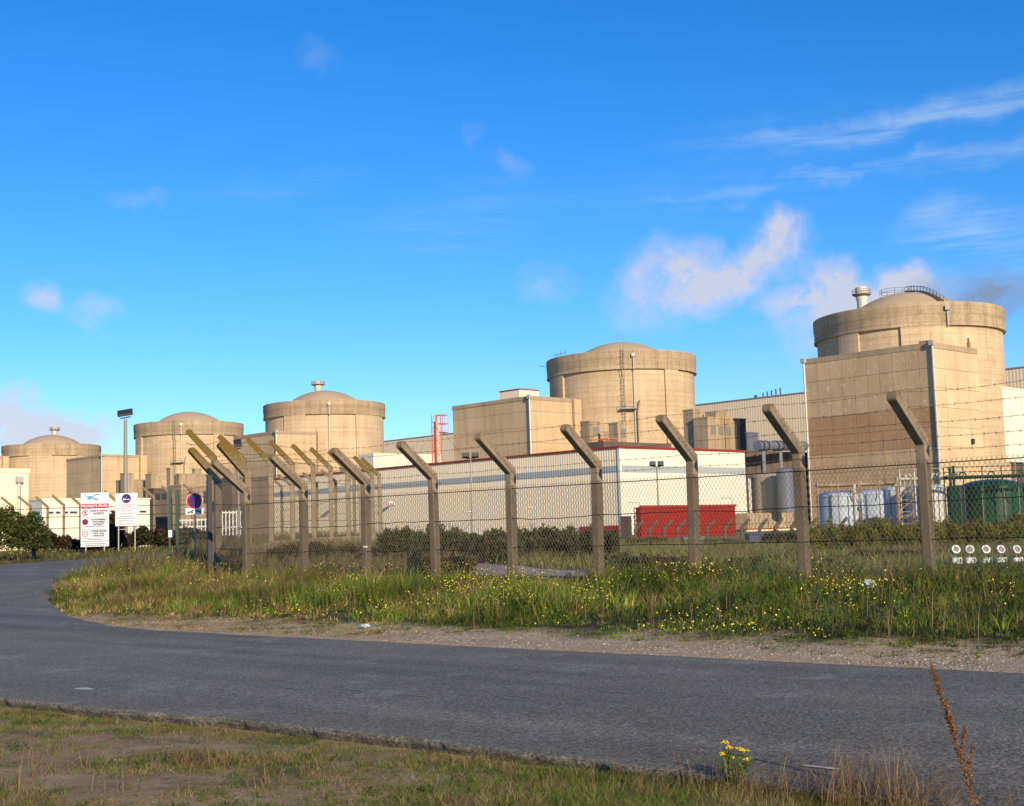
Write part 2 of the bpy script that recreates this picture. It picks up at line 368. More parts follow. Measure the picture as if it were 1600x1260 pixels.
def npmesh(name, verts, faces_tri=None, faces_quad=None, m=None, col=None, parent=None, kind=None):
    me = bpy.data.meshes.new(name)
    verts = np.asarray(verts, np.float32)
    nt = 0 if faces_tri is None else len(faces_tri); nq = 0 if faces_quad is None else len(faces_quad)
    loops = np.concatenate([a.ravel() for a in (faces_quad, faces_tri) if a is not None]).astype(np.int32)
    starts = np.concatenate([np.arange(nq) * 4, nq * 4 + np.arange(nt) * 3]).astype(np.int32)
    me.vertices.add(len(verts)); me.vertices.foreach_set('co', verts.ravel())
    me.loops.add(len(loops)); me.loops.foreach_set('vertex_index', loops)
    me.polygons.add(nq + nt); me.polygons.foreach_set('loop_start', starts)
    me.update(calc_edges=True)
    if col is not None:
        a = me.color_attributes.new('col', 'FLOAT_COLOR', 'POINT')
        a.data.foreach_set('color', np.concatenate([col, np.ones((len(col), 1))], 1).astype(np.float32).ravel())
    me.materials.append(M[m] if isinstance(m, str) else m)
    o = bpy.data.objects.new(name, me); C.objects.link(o)
    if parent: o.parent = parent
    if kind: o['kind'] = kind
    return o

# ------------------------------------------------------------------ ground, roads
def axis(lo, hi, near, fine, grow):
    out = [near]; st = fine
    while out[-1] < hi: out.append(out[-1] + st); st = st * grow if abs(out[-1] - near) > 0 else st
    lo_ = [near]; st = fine
    while lo_[-1] > lo: lo_.append(lo_[-1] - st); st *= grow
    return np.array(lo_[::-1][:-1] + out)
ys = np.concatenate([np.arange(-60, 4, 4.0), np.arange(4, 24, .14), np.arange(24, 60, .45), np.geomspace(60, 3500, 60)])
xs = np.concatenate([-np.geomspace(60, 2500, 26)[::-1], np.arange(-59, -13, 1.2), np.arange(-13, 13, .16), np.arange(13, 59, 1.2), np.geomspace(60, 2500, 26)])
Xg, Yg = np.meshgrid(xs, ys)
Zg = hgt(Xg, Yg)
nx, ny = len(xs), len(ys)
ii = (np.arange(ny - 1)[:, None] * nx + np.arange(nx - 1)[None, :]).ravel()
gq = np.stack([ii, ii + 1, ii + nx + 1, ii + nx], 1)

def groundmat():
    m = bpy.data.materials.new('ground_soil_and_turf'); m.use_nodes = True; n, l = m.node_tree.nodes, m.node_tree.links
    b = n['Principled BSDF']; b.inputs['Roughness'].default_value = .95; b.inputs['Specular IOR Level'].default_value = .15
    t = n.new('ShaderNodeTexCoord'); oc = t.outputs['Object']
    def mth(op, a, c=None, e=None, cl=True):
        k = n.new('ShaderNodeMath'); k.operation = op; k.use_clamp = cl
        for i, v in enumerate((a, c, e)):
            if v is None: continue
            if isinstance(v, (int, float)): k.inputs[i].default_value = v
            else: l.new(v, k.inputs[i])
        return k.outputs[0]
    def noi(s, d=6, r=.6):
        k = n.new('ShaderNodeTexNoise'); k.inputs['Scale'].default_value = s; k.inputs['Detail'].default_value = d; k.inputs['Roughness'].default_value = r; l.new(oc, k.inputs['Vector']); return k.outputs[0]
    def mx(f, a, c):
        k = n.new('ShaderNodeMix'); k.data_type = 'RGBA'; l.new(f, k.inputs[0])
        for s_, v in ((6, a), (7, c)):
            if isinstance(v, tuple): k.inputs[s_].default_value = (*v, 1)
            else: l.new(v, k.inputs[s_])
        return k.outputs[2]
    dp = n.new('ShaderNodeVectorMath'); dp.operation = 'DOT_PRODUCT'; l.new(oc, dp.inputs[0]); dp.inputs[1].default_value = QN
    q = mth('ADD', dp.outputs['Value'], mth('MULTIPLY_ADD', noi(.7), 3.4, -1.7, cl=False), cl=False)
    sand = mx(mth('MULTIPLY_ADD', noi(1.6), 3.5, -1.4), (.25, .17, .09), (.35, .25, .145))
    moss = mx(mth('MULTIPLY_ADD', noi(3.5), 3.5, -1.4), (.06, .08, .02), (.12, .10, .04))
    fgc = mx(mth('MULTIPLY_ADD', noi(.85, 7, .68), 8, -3.9), sand, moss)
    vo = n.new('ShaderNodeTexVoronoi'); vo.inputs['Scale'].default_value = 26; l.new(oc, vo.inputs['Vector'])
    vc = n.new('ShaderNodeSeparateColor'); l.new(vo.outputs['Color'], vc.inputs[0])
    grav = mx(mth('MULTIPLY_ADD', vc.outputs[0], 1.4, -.2), (.27, .195, .11), (.46, .37, .25))
    sandy = mx(mth('MULTIPLY_ADD', noi(1.1), 4, -1.8), (.36, .25, .135), (.43, .315, .18))
    gr = mx(mth('MULTIPLY_ADD', noi(.55, 4), 7, -3.3), grav, sandy)
    turf = mx(mth('MULTIPLY_ADD', noi(.5), 3.5, -1.4), (.025, .035, .012), (.055, .05, .022))
    field = mx(mth('MULTIPLY_ADD', noi(.12), 3.5, -1.4), (.16, .17, .055), (.20, .185, .075))
    a1 = mx(mth('MULTIPLY_ADD', q, 1.2, -1.2 * 10), fgc, gr)
    a2 = mx(mth('MULTIPLY_ADD', q, 1.0, -15.4), a1, turf)
    a3 = mx(mth('MULTIPLY_ADD', q, .08, -.08 * 27), a2, field)
    l.new(a3, b.inputs['Base Color'])
    bp = n.new('ShaderNodeBump'); bp.inputs['Strength'].default_value = .5; bp.inputs['Distance'].default_value = .02
    l.new(mth('ADD', noi(14), mth('MULTIPLY', vo.outputs['Distance'], .8, cl=False), cl=False), bp.inputs['Height']); l.new(bp.outputs[0], b.inputs['Normal'])
    return m
g = npmesh('ground', np.stack([Xg.ravel(), Yg.ravel(), Zg.ravel()], 1), None, gq, groundmat(), kind='structure')
g.data.polygons.foreach_set('use_smooth', [True] * len(g.data.polygons))

def asphalt(name, c1, c2, c3):
    m = mat(name, c1, .88, c2, .35, .9, .55, 36, 1, 45, col3=(.20, .195, .17), s3=(.9, .56))
    n, l = m.node_tree.nodes, m.node_tree.links; b = n['Principled BSDF']; src = b.inputs['Base Color'].links[0].from_socket
    b.inputs['Specular IOR Level'].default_value = .25
    t = n.new('ShaderNodeTexCoord')
    # bright stone chips
    vo = n.new('ShaderNodeTexVoronoi'); vo.inputs['Scale'].default_value = 48; l.new(t.outputs['Object'], vo.inputs['Vector'])
    sc = n.new('ShaderNodeSeparateColor'); l.new(vo.outputs['Color'], sc.inputs[0])
    k = n.new('ShaderNodeMath'); k.operation = 'GREATER_THAN'; l.new(sc.outputs[0], k.inputs[0]); k.inputs[1].default_value = .90
    k2 = n.new('ShaderNodeMath'); k2.operation = 'MULTIPLY'; l.new(k.outputs[0], k2.inputs[0]); k2.inputs[1].default_value = .30
    x = n.new('ShaderNodeMix'); x.data_type = 'RGBA'; l.new(k2.outputs[0], x.inputs[0]); l.new(src, x.inputs[6]); x.inputs[7].default_value = (*c3, 1)
    # wheel-worn bands along the road
    mp = n.new('ShaderNodeMapping'); mp.vector_type = 'TEXTURE'; mp.inputs['Rotation'].default_value = (0, 0, math.atan2(QT.y, QT.x)); mp.inputs['Scale'].default_value = (14, .9, 1); l.new(t.outputs['Object'], mp.inputs['Vector'])
    nn = n.new('ShaderNodeTexNoise'); nn.inputs['Scale'].default_value = 1.0; nn.inputs['Detail'].default_value = 5; l.new(mp.outputs[0], nn.inputs['Vector'])
    mr = n.new('ShaderNodeMapRange'); l.new(nn.outputs[0], mr.inputs[0]); mr.inputs[1].default_value = .3; mr.inputs[2].default_value = .7; mr.inputs[3].default_value = .80; mr.inputs[4].default_value = 1.22
    h_ = n.new('ShaderNodeHueSaturation'); gm = n.new('ShaderNodeMapRange'); l.new(sc.outputs[1], gm.inputs[0]); gm.inputs[3].default_value = .62; gm.inputs[4].default_value = 1.42
    gx = n.new('ShaderNodeMath'); gx.operation = 'MULTIPLY'; l.new(mr.outputs[0], gx.inputs[0]); l.new(gm.outputs[0], gx.inputs[1])
    l.new(gx.outputs[0], h_.inputs['Value']); l.new(x.outputs[2], h_.inputs['Color'])
    l.new(h_.outputs[0], b.inputs['Base Color'])
    return m
M['asphalt'] = asphalt('asphalt', (.132, .126, .100), (.170, .162, .130), (.30, .30, .28))
M['asphalt2'] = asphalt('asphalt_side_road', (.128, .122, .112), (.155, .148, .135), (.2, .2, .2))

# main road slab with ragged broken edges
ps = np.arange(-70, 45, .09)
rows = []
ne, fe = near_edge(ps), far_edge(ps)
def road_row(q, z): return np.stack([QN.x * q + QT.x * ps, QN.y * q + QT.y * ps, z + 0 * ps], 1)
rows = [road_row(ne + .10, -.17), road_row(ne + .04, -.06), road_row(ne, -.010)]
for t in np.linspace(.01, .99, 9): rows.append(road_row(ne + (fe - ne) * t, .025 * math.sin(math.pi * t)))
rows += [road_row(fe, 0.0), road_row(fe + .05, -.06)]
V = np.concatenate(rows); k = len(ps); nr = len(rows)
ii = (np.arange(nr - 1)[:, None] * k + np.arange(k - 1)[None, :]).ravel()
road = npmesh('road', V, None, np.stack([ii, ii + 1, ii + k + 1, ii + k], 1), 'asphalt', kind='structure')

def drape(name, outer, inner, m, add, n=60, mrows=8):
    """ground ribbon between two pixel polylines, laid on the terrain"""
    def res(pl, n):
        P = [ground(*p).to_2d() for p in pl]; d = [0]
        for a, b in zip(P, P[1:]): d.append(d[-1] + (b - a).length)
        out = []
        for t in np.linspace(0, d[-1], n):
            i = max(0, min(len(P) - 2, int(np.searchsorted(d, t)) - 1)); u = (t - d[i]) / max(1e-6, d[i + 1] - d[i]); out.append(P[i].lerp(P[i + 1], u))
        return np.array([tuple(p) for p in out])
    A, B = res(outer, n), res(inner, n)
    rows = []
    for t in np.linspace(0, 1, mrows):
        Q = A + (B - A) * t; qq = qof(Q[:, 0], Q[:, 1]); zz = hgt(Q[:, 0], Q[:, 1]) + add * (1 if 0 < t < 1 else .3); rows.append(np.concatenate([Q, np.where(qq < 14.3, np.maximum(zz, .012 - .02 * np.clip(13.4 - qq, 0, 3)), zz)[:, None]], 1))
    V = np.concatenate(rows); ii = (np.arange(mrows - 1)[:, None] * n + np.arange(n - 1)[None, :]).ravel()
    return npmesh(name, V, None, np.stack([ii, ii + 1, ii + n + 1, ii + n], 1), m, kind='structure')
side = drape('side_road', [(-420, 992), (-330, 935), (-160, 902), (0, 883), (60, 879), (120, 876), (200, 869), (262, 865), (300, 863.5)],
             [(410, 1004), (330, 991), (250, 988), (170, 979), (105, 962), (76, 940), (90, 912), (130, 893), (262, 872)], 'asphalt2', .035, 90, 14)
path = drape('inner_path', [(742, 880), (790, 884), (850, 890), (915, 893)], [(742, 903), (800, 906), (860, 909), (925, 912)], mat('path_concrete', (.30, .25, .21), .9, (.24, .2, .165), 1.5, .7, .1, 20), .05, 20, 5)

# worn white paint remnants on the road
def decal(name, px, py, lw, ww, m, ang=0.0, z=.031):
    c = ground(px, py, .02); mb = MB(); n = 14; pts = []
    for j in range(n):
        t = 2 * math.pi * j / n; r = .7 + .3 * random.random(); pts.append((math.cos(t) * lw * r, math.sin(t) * ww * r, 0))
    mb.add(pts, [tuple(range(n))])
    o = mb.build(name, m); qq = qof(c.x, c.y); o.location = (c.x, c.y, .025 * math.sin(math.pi * min(1, max(0, (qq - NEAR_Q) / 6.7))) + .006); o.rotation_euler = (0, 0, math.atan2(QT.y, QT.x) + ang)
    o['kind'] = 'structure'; return o
wm = mat('worn_road_paint', (.55, .54, .50), .8, (.30, .29, .27), 9, 1, .2, 60)
wm2 = mat('faint_road_paint', (.26, .25, .23), .9, (.17, .165, .16), 7, 1, .2, 60)
decal('road_marking', 131, 1090, .19, .10, wm, .1)
decal('road_marking', 1285, 1224, .17, .035, wm)
for x, y, lw in ((450, 1091, .3), (555, 1096, .3), (650, 1105, .28), (960, 1100, .25), (815, 1107, .22), (340, 1092, .3), (940, 1072, .2)): decal('road_marking', x, y, lw, .02, wm2)

# ------------------------------------------------------------------ scatter generators
def blades(name, X, Y, hts, wid, lean, cols, m='grass', label=None, cat=None, zoff=-.02, segs=2, droop=.35, parent=None, windy=(.25, .05), tuft=None):
    if tuft:
        k, sp = tuft; n = len(X); th = rng.uniform(0, 2 * np.pi, n * k); rr = np.abs(rng.normal(0, sp, n * k))
        rep = lambda a: np.repeat(a, k, 0)
        X, Y, hts, wid, lean, cols = rep(X) + np.cos(th) * rr, rep(Y) + np.sin(th) * rr, rep(hts) * rng.uniform(.45, 1.25, n * k), rep(wid), rep(lean) * rng.uniform(.3, 1.3, n * k), rep(cols) * rng.uniform(.65, 1.4, (n * k, 1))
        n = n * k
    else:
        n = len(X); th = rng.uniform(0, 2 * np.pi, n)
    Z = hgt(X, Y) + zoff
    wid = wid + 0 * X; lean = lean + 0 * X; lx = np.cos(th) * lean + windy[0] * lean; ly = np.sin(th) * lean + windy[1] * lean
    wa = rng.uniform(0, 2 * np.pi, n); wx, wy = np.cos(wa) * wid / 2, np.sin(wa) * wid / 2
    def pt(t, w):
        return (np.stack([X + lx * hts * t ** 1.6 + wx * w, Y + ly * hts * t ** 1.6 + wy * w, Z + hts * (t - droop * lean * t * t)], 1))
    P = [pt(0, -1), pt(0, 1), pt(.5, -.8), pt(.5, .8), pt(1, 0)]
    V = np.stack(P, 1).reshape(-1, 3); b = np.arange(n) * 5
    q = np.stack([b, b + 1, b + 3, b + 2], 1); t = np.stack([b + 2, b + 3, b + 4], 1)
    shade = np.ones((n, 5, 1)); col = (cols[:, None, :] * shade).reshape(-1, 3)
    o = npmesh(name, V, t, q, m, col, parent, 'stuff')
    if label: tag(o, label, cat)
    return o
def pal(n, cols, w=None, jit=.25):
    c = np.array(cols)[rng.choice(len(cols), n, p=w)]
    return c * rng.uniform(1 - jit, 1 + jit, (n, 1))
def leaves(P, size, cols, name, m='leaf', parent=None, kind=None, aspect=.5, updir=None):
    n = len(P); a = rng.normal(size=(n, 3)); a /= np.linalg.norm(a, axis=1)[:, None]
    if updir is not None: a = a + np.array(updir); a /= np.linalg.norm(a, axis=1)[:, None]
    b = np.cross(a, rng.normal(size=(n, 3))); b /= np.linalg.norm(b, axis=1)[:, None]
    s = np.asarray(size).reshape(-1, 1) * np.ones((n, 1))
    V = np.stack([P - a * s, P + b * s * aspect, P + a * s, P - b * s * aspect], 1).reshape(-1, 3)
    k = np.arange(n) * 4
    return npmesh(name, V, None, np.stack([k, k + 1, k + 2, k + 3], 1), m, np.repeat(cols, 4, 0), parent, kind)
def shell(n, c, r, lump=.25, inner=.55):
    d = rng.normal(size=(n, 3)); d /= np.linalg.norm(d, axis=1)[:, None]
    d[:, 2] = np.where(d[:, 2] < -.3, -d[:, 2], d[:, 2])
    k = rng.uniform(inner, 1, n) ** .5
    lu = 1 + lump * (fbm(d[:, 0] * 2.3 + c[0], d[:, 1] * 2.3 + d[:, 2] * 3 + c[1]) - .5) * 2
    return np.array(c) + d * (k * lu)[:, None] * np.array(r)
GREEN = [(.045, .075, .012), (.03, .055, .010), (.07, .095, .02), (.085, .10, .03)]
DRY = [(.20, .15, .07), (.26, .20, .10), (.15, .10, .05), (.30, .23, .12)]

# ------------------------------------------------------------------ buildings
def extent(P0, d, px):
    lo, hi = 0.0, 260.0
    s = 1 if proj(P0 + d * 5)[0] > proj(P0)[0] else -1
    for _ in range(40):
        m = (lo + hi) / 2
        if (proj(P0 + d * m)[0] - px) * s < 0: lo = m
        else: hi = m
    return lo
class Bld:
    def __init__(s, name, label, cat, pxc, pyt, D, pxl, pxr, group=None, tl=None, tr=None, base=None):
        P = at(pxc, pyt, D); s.tl = tl or extent(P, TA, pxl); s.tr = tr or extent(P, TB, pxr)
        s.zb = H(P.x, P.y) - .3 if base is None else base
        s.h = P.z - s.zb; s.P = P
        s.root = thing(name, label, cat, (P.x, P.y, s.zb), ROT, group)
    def zof(s, py, px=None, D=None):   # local height that shows at picture row py on the near corner
        p = proj(s.P)[0] if px is None else px
        return at(p, py, s.P.y if D is None else D).z - s.zb
    def shell(s, m, name='wall', h=None, y0=0, x0=0, roof=None):
        h = h or s.h; mb = MB(); mb.box(x0, s.tr, y0, s.tl, 0, h); return mb.build(name, m, s.root)
def corr(mb, side, L, z0, z1, pitch=.6, d=.08, off=.0):
    """trapezoid sheet on the left face (side='l', plane x=-off) or right face (side='r', plane y=-off)"""
    n = max(2, int(L / pitch)); p = L / n; us = []
    for i in range(n): us += [(i * p, 0), (i * p + p * .45, 0), (i * p + p * .55, d), (i * p + p * .9, d)]
    us.append((L, 0)); vs = []; k = len(us)
    for z in (z0, z1):
        for u, w in us: vs.append((-off - w, u, z) if side == 'l' else (u, -off - w, z))
    fs = [(i, i + 1, k + i + 1, k + i) if side == 'r' else (i + 1, i, k + i, k + i + 1) for i in range(k - 1)]
    mb.add(vs, fs)

# turbine hall behind the reactors
P1 = at(1600, 572.5, 318)
def hall():
    t0 = -60; P = P1 + TA * t0
    zb = 1.0; L = 480; h = P1.z - zb
    r = thing('turbine_hall', 'long pale ribbed turbine hall rising behind the row of reactor buildings', 'industrial hall', (P.x, P.y, zb), ROT)
    mb = MB(); mb.box(0, 40, 0, L, 0, h - .1); mb.build('wall', 'hall', r)
    mb = MB(); corr(mb, 'l', L, 0, h - .35, .9, .03, .02); mb.build('cladding', 'hall', r)
    mb = MB(); mb.box(-.2, .0, -.2, L + .2, h - .35, h); mb.box(0, 40.2, -.2, L + .2, h - .1, h + .02); mb.build('roof_edge', mat('roof_edge_grey', (.25, .24, .25), .6), r)
    e = extent(P, TA, 1213)
    for k in range(5):
        mb = MB(); mb.tube([(2, e + k * 1.5, h), (2, e + k * 1.5, h + 2.2 - .2 * k)], .22, 6); mb.build('roof_vent', 'darkmetal', r)
    mb = MB(); mb.tube([(2, e + 8.6, h), (2, e + 8.6, h + .9)], .5, 6); mb.build('roof_vent', 'darkmetal', r)
hall()

def reactor(px, pyt_edge, wpx, dome_py, label, ringfrac=5.0, stair=False, pipe_px=None, ladder_px=None, stackpx=None, butt=(), flat=None, rods=False):
    D = 40 * F_PX / wpx; c = at(px, pyt_edge, D); zb = 0.8; ht = c.z - zb
    vdir = math.atan2(EYE.y - c.y, EYE.x - c.x)
    r = thing('reactor_building', label, 'reactor building', (c.x, c.y, zb), vdir, 'round concrete reactor buildings in a row')   # local +x looks to the viewer's side
    RW, RR = 19.3, 20.0; rb = ht - ringfrac
    mb = MB(); mb.lathe([(RW, 0), (RW, rb + .5)], 96); mb.build('drum_wall', 'drum', r, True)
    mb = MB(); mb.lathe([(RW - .3, rb), (RR, rb), (RR, rb + .35), (RR - .12, rb + .4), (RR - .12, rb + ringfrac * .45), (RR, rb + ringfrac * .5), (RR, ht - .15), (RR - .15, ht), (RR - 1.1, ht), (RR - 1.1, ht - 1.2), (1, ht - 1.25)], 96)
    mb.build('ring_beam', 'ring', r, True)
    # buttresses: flat bands flush with the ring
    for a0, a1 in butt:
        mb = MB(); n = 5
        mb.lathe([(RW - .1, 0), (RR - .14, 0), (RR - .14, rb - .01), (RW - .1, rb - .01)], n, a0=a0, a1=a1)
        for a in (a0, a1):
            c_, s_ = math.cos(a), math.sin(a)
            mb.add([(c_ * (RW - .1), s_ * (RW - .1), 0), (c_ * (RR - .14), s_ * (RR - .14), 0), (c_ * (RR - .14), s_ * (RR - .14), rb - .01), (c_ * (RW - .1), s_ * (RW - .1), rb - .01)], [(0, 1, 2, 3)])
        mb.build('buttress', 'drum', r)
    # dome
    za = at(px, dome_py, D).z - zb; Rb = 14.2; z0 = ht - 1.3; hh = za - z0; Rs = (Rb * Rb + hh * hh) / (2 * hh); prof = []
    for k in range(15):
        rr = Rb * (1 - k / 14); prof.append((max(rr, .01), z0 + hh - Rs + math.sqrt(Rs * Rs - rr * rr)))
    mb = MB(); mb.lathe([(Rb + .6, z0 - .1), (Rb + .6, z0 + .45)] + prof, 72); dm = mb.build('dome', 'dome', r, True)
    def surf(pxx, rr, zz):                       # local point on the drum in the column pxx
        best = None
        for k in range(-85, 86):
            a = math.radians(k); Pw = r.matrix_basis @ Vector((rr * math.cos(a), rr * math.sin(a), zz))
            e = abs(proj(Pw)[0] - pxx)
            if best is None or e < best[0]: best = (e, a)
        a = best[1]; return a
    r.rotation_euler = (0, 0, vdir); r.location = (c.x, c.y, zb)
    r.matrix_basis = Matrix.Translation((c.x, c.y, zb)) @ Matrix.Rotation(vdir, 4, 'Z')
    if pipe_px:
        a = surf(pipe_px, RR + .3, rb); cs, sn = math.cos(a), math.sin(a)
        mb = MB(); mb.tube([((RR + .25) * cs, (RR + .25) * sn, ht - 1.6), ((RR + .25) * cs, (RR + .25) * sn, rb), ((RW + .3) * cs, (RW + .3) * sn, rb - .7), ((RW + .3) * cs, (RW + .3) * sn, 2)], .2, 6)
        p = mb.build('drainpipe', 'galv', r)
        mb = MB(); x, y = (RR + .35) * cs, (RR + .35) * sn; mb.box(x - .45, x + .45, y - .45, y + .45, ht - 1.9, ht - 1.0); mb.build('rainwater_hopper', 'galv', p)
    if ladder_px:
        a = surf(ladder_px, RR + .3, rb); ca, sa = math.cos(a), math.sin(a)
        def lp(rr, t, z): return (rr * ca - t * sa, rr * sa + t * ca, z)
        mb = MB()
        for t in (-.35, .35): mb.tube([lp(RR + .35, t, ht + 1), lp(RR + .35, t, rb - 1), lp(RW + .5, t, rb - 2.2), lp(RW + .5, t, rb - 22)], .07, 4)
        z = ht - .2
        while z > rb - 22:
            rr = RR + .35 if z > rb - 1 else RW + .5
            mb.tube([lp(rr, -.35, z), lp(rr, .35, z)], .04, 4); z -= .8
        for k in range(14):
            z = ht - 1.5 - k * 1.6; rr = RR + .35 if z > rb - 1 else RW + .5
            mb.tube([lp(rr, -.4, z), lp(rr + .8, -.4, z), lp(rr + .8, .4, z), lp(rr, .4, z)], .04, 4)
        mb.build('ladder', mat('ladder_grey', (.22, .2, .17), .6), r)
        mb = MB(); v = [lp(RW, -.9, rb - 10), lp(RW, 3.2, rb - 10), lp(RW + 1.7, 3.2, rb - 10), lp(RW + 1.7, -.9, rb - 10)]
        mb.add(v + [(x, y, z - .3) for x, y, z in v], [(0, 1, 2, 3), (7, 6, 5, 4), (0, 4, 5, 1), (1, 5, 6, 2), (2, 6, 7, 3), (3, 7, 4, 0)])
        for t in (-.9, .5, 3.2): mb.tube([lp(RW + 1.7, t, rb - 10), lp(RW + 1.7, t, rb - 8.8)], .06, 4)
        mb.tube([lp(RW + 1.7, -.9, rb - 8.8), lp(RW + 1.7, 3.2, rb - 8.8)], .06, 4)
        mb.build('ladder_platform', 'greymetal', r)
        mb = MB(); mb.tube([lp(RW + .3, 4.0, rb - 8), lp(RW + .3, 3.4, rb - 11), lp(RW + .3, 3.4, 2)], .16, 6); mb.build('drainpipe', 'rust', r)
    if stair:
        def dz(rr): return z0 + hh - Rs + math.sqrt(Rs * Rs - rr * rr)
        aa = math.radians(38); ca, sa = math.cos(aa), math.sin(aa)
        mb = MB()
        for off in (-.5, .5):
            mb.tube([((t) * ca - off * sa, t * sa + off * ca, dz(t) + .25) for t in np.linspace(0.5, 13.6, 14)], .14, 4)
            mb.tube([((t) * ca - off * sa, t * sa + off * ca, dz(t) + 1.35) for t in np.linspace(0.5, 13.6, 14)], .05, 4)
            for t in np.linspace(.5, 13.6, 14): mb.tube([((t) * ca - off * sa, t * sa + off * ca, dz(t) + .1), ((t) * ca - off * sa, t * sa + off * ca, dz(t) + 1.35)], .045, 4)
        for t in np.linspace(.5, 13.6, 40): mb.tube([(t * ca + .5 * sa, t * sa - .5 * ca, dz(t) + .22), (t * ca - .5 * sa, t * sa + .5 * ca, dz(t) + .22)], .07, 4)
        mb.build('dome_stair', mat('stair_steel', (.12, .11, .10), .5), dm)
        mb = MB(); R_ = 3.2
        for zz in (.7, 1.3): mb.tube([(R_ * math.cos(t) - 1, R_ * math.sin(t) - 2.2, dz(2.5) + zz) for t in np.linspace(0, 2 * math.pi, 21)], .05, 4, cap=False)
        for t in np.linspace(0, 2 * math.pi, 13): mb.tube([(R_ * math.cos(t) - 1, R_ * math.sin(t) - 2.2, dz(3.5) - .3), (R_ * math.cos(t) - 1, R_ * math.sin(t) - 2.2, dz(2.5) + 1.3)], .05, 4)
        mb.build('dome_railing', 'greymetal', dm)
    if rods:
        mb = MB()
        for t in (-.8, .8): mb.tube([(0, t, za - .3), (0, t, za + 1.9)], .07, 4)
        mb.tube([(0, -.8, za + 1.9), (0, .8, za + 1.9)], .06, 4); mb.tube([(0, -.8, za + 1.2), (0, .8, za + 1.2)], .04, 4)
        mb.build('apex_frame', 'greymetal', dm)
        mb = MB(); a = math.radians(-62)
        for k in range(6):
            t = a + k * .055; x, y = 19.6 * math.cos(t), 19.6 * math.sin(t); mb.tube([(x, y, ht - .2), (x, y, ht + .8 + .6 * (k % 2))], .05, 4)
            if k: mb.tube([(x, y, ht + .7), (19.6 * math.cos(t - .055), 19.6 * math.sin(t - .055), ht + .7)], .04, 4)
        mb.tube([(20 * math.cos(a - .3), 20 * math.sin(a - .3), ht - 1.6), (22.3 * math.cos(a - .3), 22.3 * math.sin(a - .3), ht - 1.3)], .06, 4)
        mb.build('rim_antennas', 'darkmetal', r)
    # seam rods and small fittings on the rim
    mb = MB()
    for k in range(18):
        a = math.radians(-80 + k * 9.4); x, y = (Rb + .3) * math.cos(a), (Rb + .3) * math.sin(a); mb.box(x - .12, x + .12, y - .12, y + .12, z0, z0 + 1.0)
    mb.build('rim_fittings', 'greymetal', dm, kind='stuff')
    return r, c, ht, zb
RA = math.radians
r1 = reactor(1417, 496, 290, 459, 'nearest and largest round concrete reactor building with stair and railing on its dome', 4.9, True, pipe_px=1481, butt=[(RA(-4), RA(24)), (RA(-45), RA(-30))])
r2 = reactor(970, 562.5, 235, 536, 'second reactor building from the right, with tall caged ladder down its sunlit drum', 4.9, False, pipe_px=990, ladder_px=973, butt=[(RA(-64), RA(-50)), (RA(34), RA(47))], rods=True)
r3 = reactor(507, 634, 190, 611, 'middle reactor building behind the yellowed fence posts, with small white stack on top', 4.6, False, pipe_px=514, butt=[(RA(-40), RA(-18)), (RA(30), RA(70))])
r4 = reactor(295.5, 664.5, 168, 644, 'reactor building left of centre behind the tall lamp mast', 4.9, False, pipe_px=283, ladder_px=272, butt=[(RA(-72), RA(-58)), (RA(26), RA(38))])
r5 = reactor(81, 698, 148, 680, 'farthest reactor building at the left, above the low white building', 4.9, False, pipe_px=None, butt=[(RA(-26), RA(0)), (RA(30), RA(50))])

def stack(px, pyt, pyb, D, wpx, label):
    a = at(px, pyt, D); b = at(px, pyb, D); w = wpx / F_PX * D / 2; zb = 1.0
    h = a.z - zb; s = (a - b).length
    r = thing('ventilation_stack', label, 'stack', (a.x, a.y, zb), 0, 'white ventilation stacks')
    mb = MB(); mb.lathe([(w * .72, 0), (w * .72, h - s * .72), (w * .86, h - s * .55), (w * .86, h - .15), (w * .75, h), (w * .7, h - .4), (.01, h - .5)], 20); mb.build('flue', 'stack', r, True)
    zp = h - s * .38
    mb = MB(); mb.lathe([(w * .7, zp - s * .12), (w * 1.35, zp), (w * 1.35, zp + .18), (w * .7, zp + .18)], 20); mb.build('platform', 'rust', r, True)
    mb = MB()
    for zz in (.6, 1.15): mb.tube([(w * 1.33 * math.cos(t), w * 1.33 * math.sin(t), zp + zz) for t in np.linspace(0, 2 * math.pi, 17)], .05, 4, cap=False)
    for t in np.linspace(0, 2 * math.pi, 12, endpoint=False): mb.tube([(w * 1.33 * math.cos(t), w * 1.33 * math.sin(t), zp), (w * 1.33 * math.cos(t), w * 1.33 * math.sin(t), zp + 1.15)], .05, 4)
    mb.build('railing', 'rust', r)
stack(1345.5, 449, 481, 306, 22, 'tall white vent stack showing above the nearest reactor dome')
stack(497, 596, 611, 452, 16, 'white vent stack showing above the middle reactor dome')
stack(85.5, 667, 681, 575, 12, 'small white vent stack above the farthest reactor dome at left')

def downpipe(root, x, y, h, r=.22, hop=True, m='galv'):
    mb = MB(); mb.tube([(x, y, 0), (x, y, h)], r, 6); p = mb.build('drainpipe', m, root)
    if hop:
        mb = MB(); mb.box(x - .5, x + .5, y - .5, y + .5, h - .9, h); mb.build('rainwater_hopper', m, p)
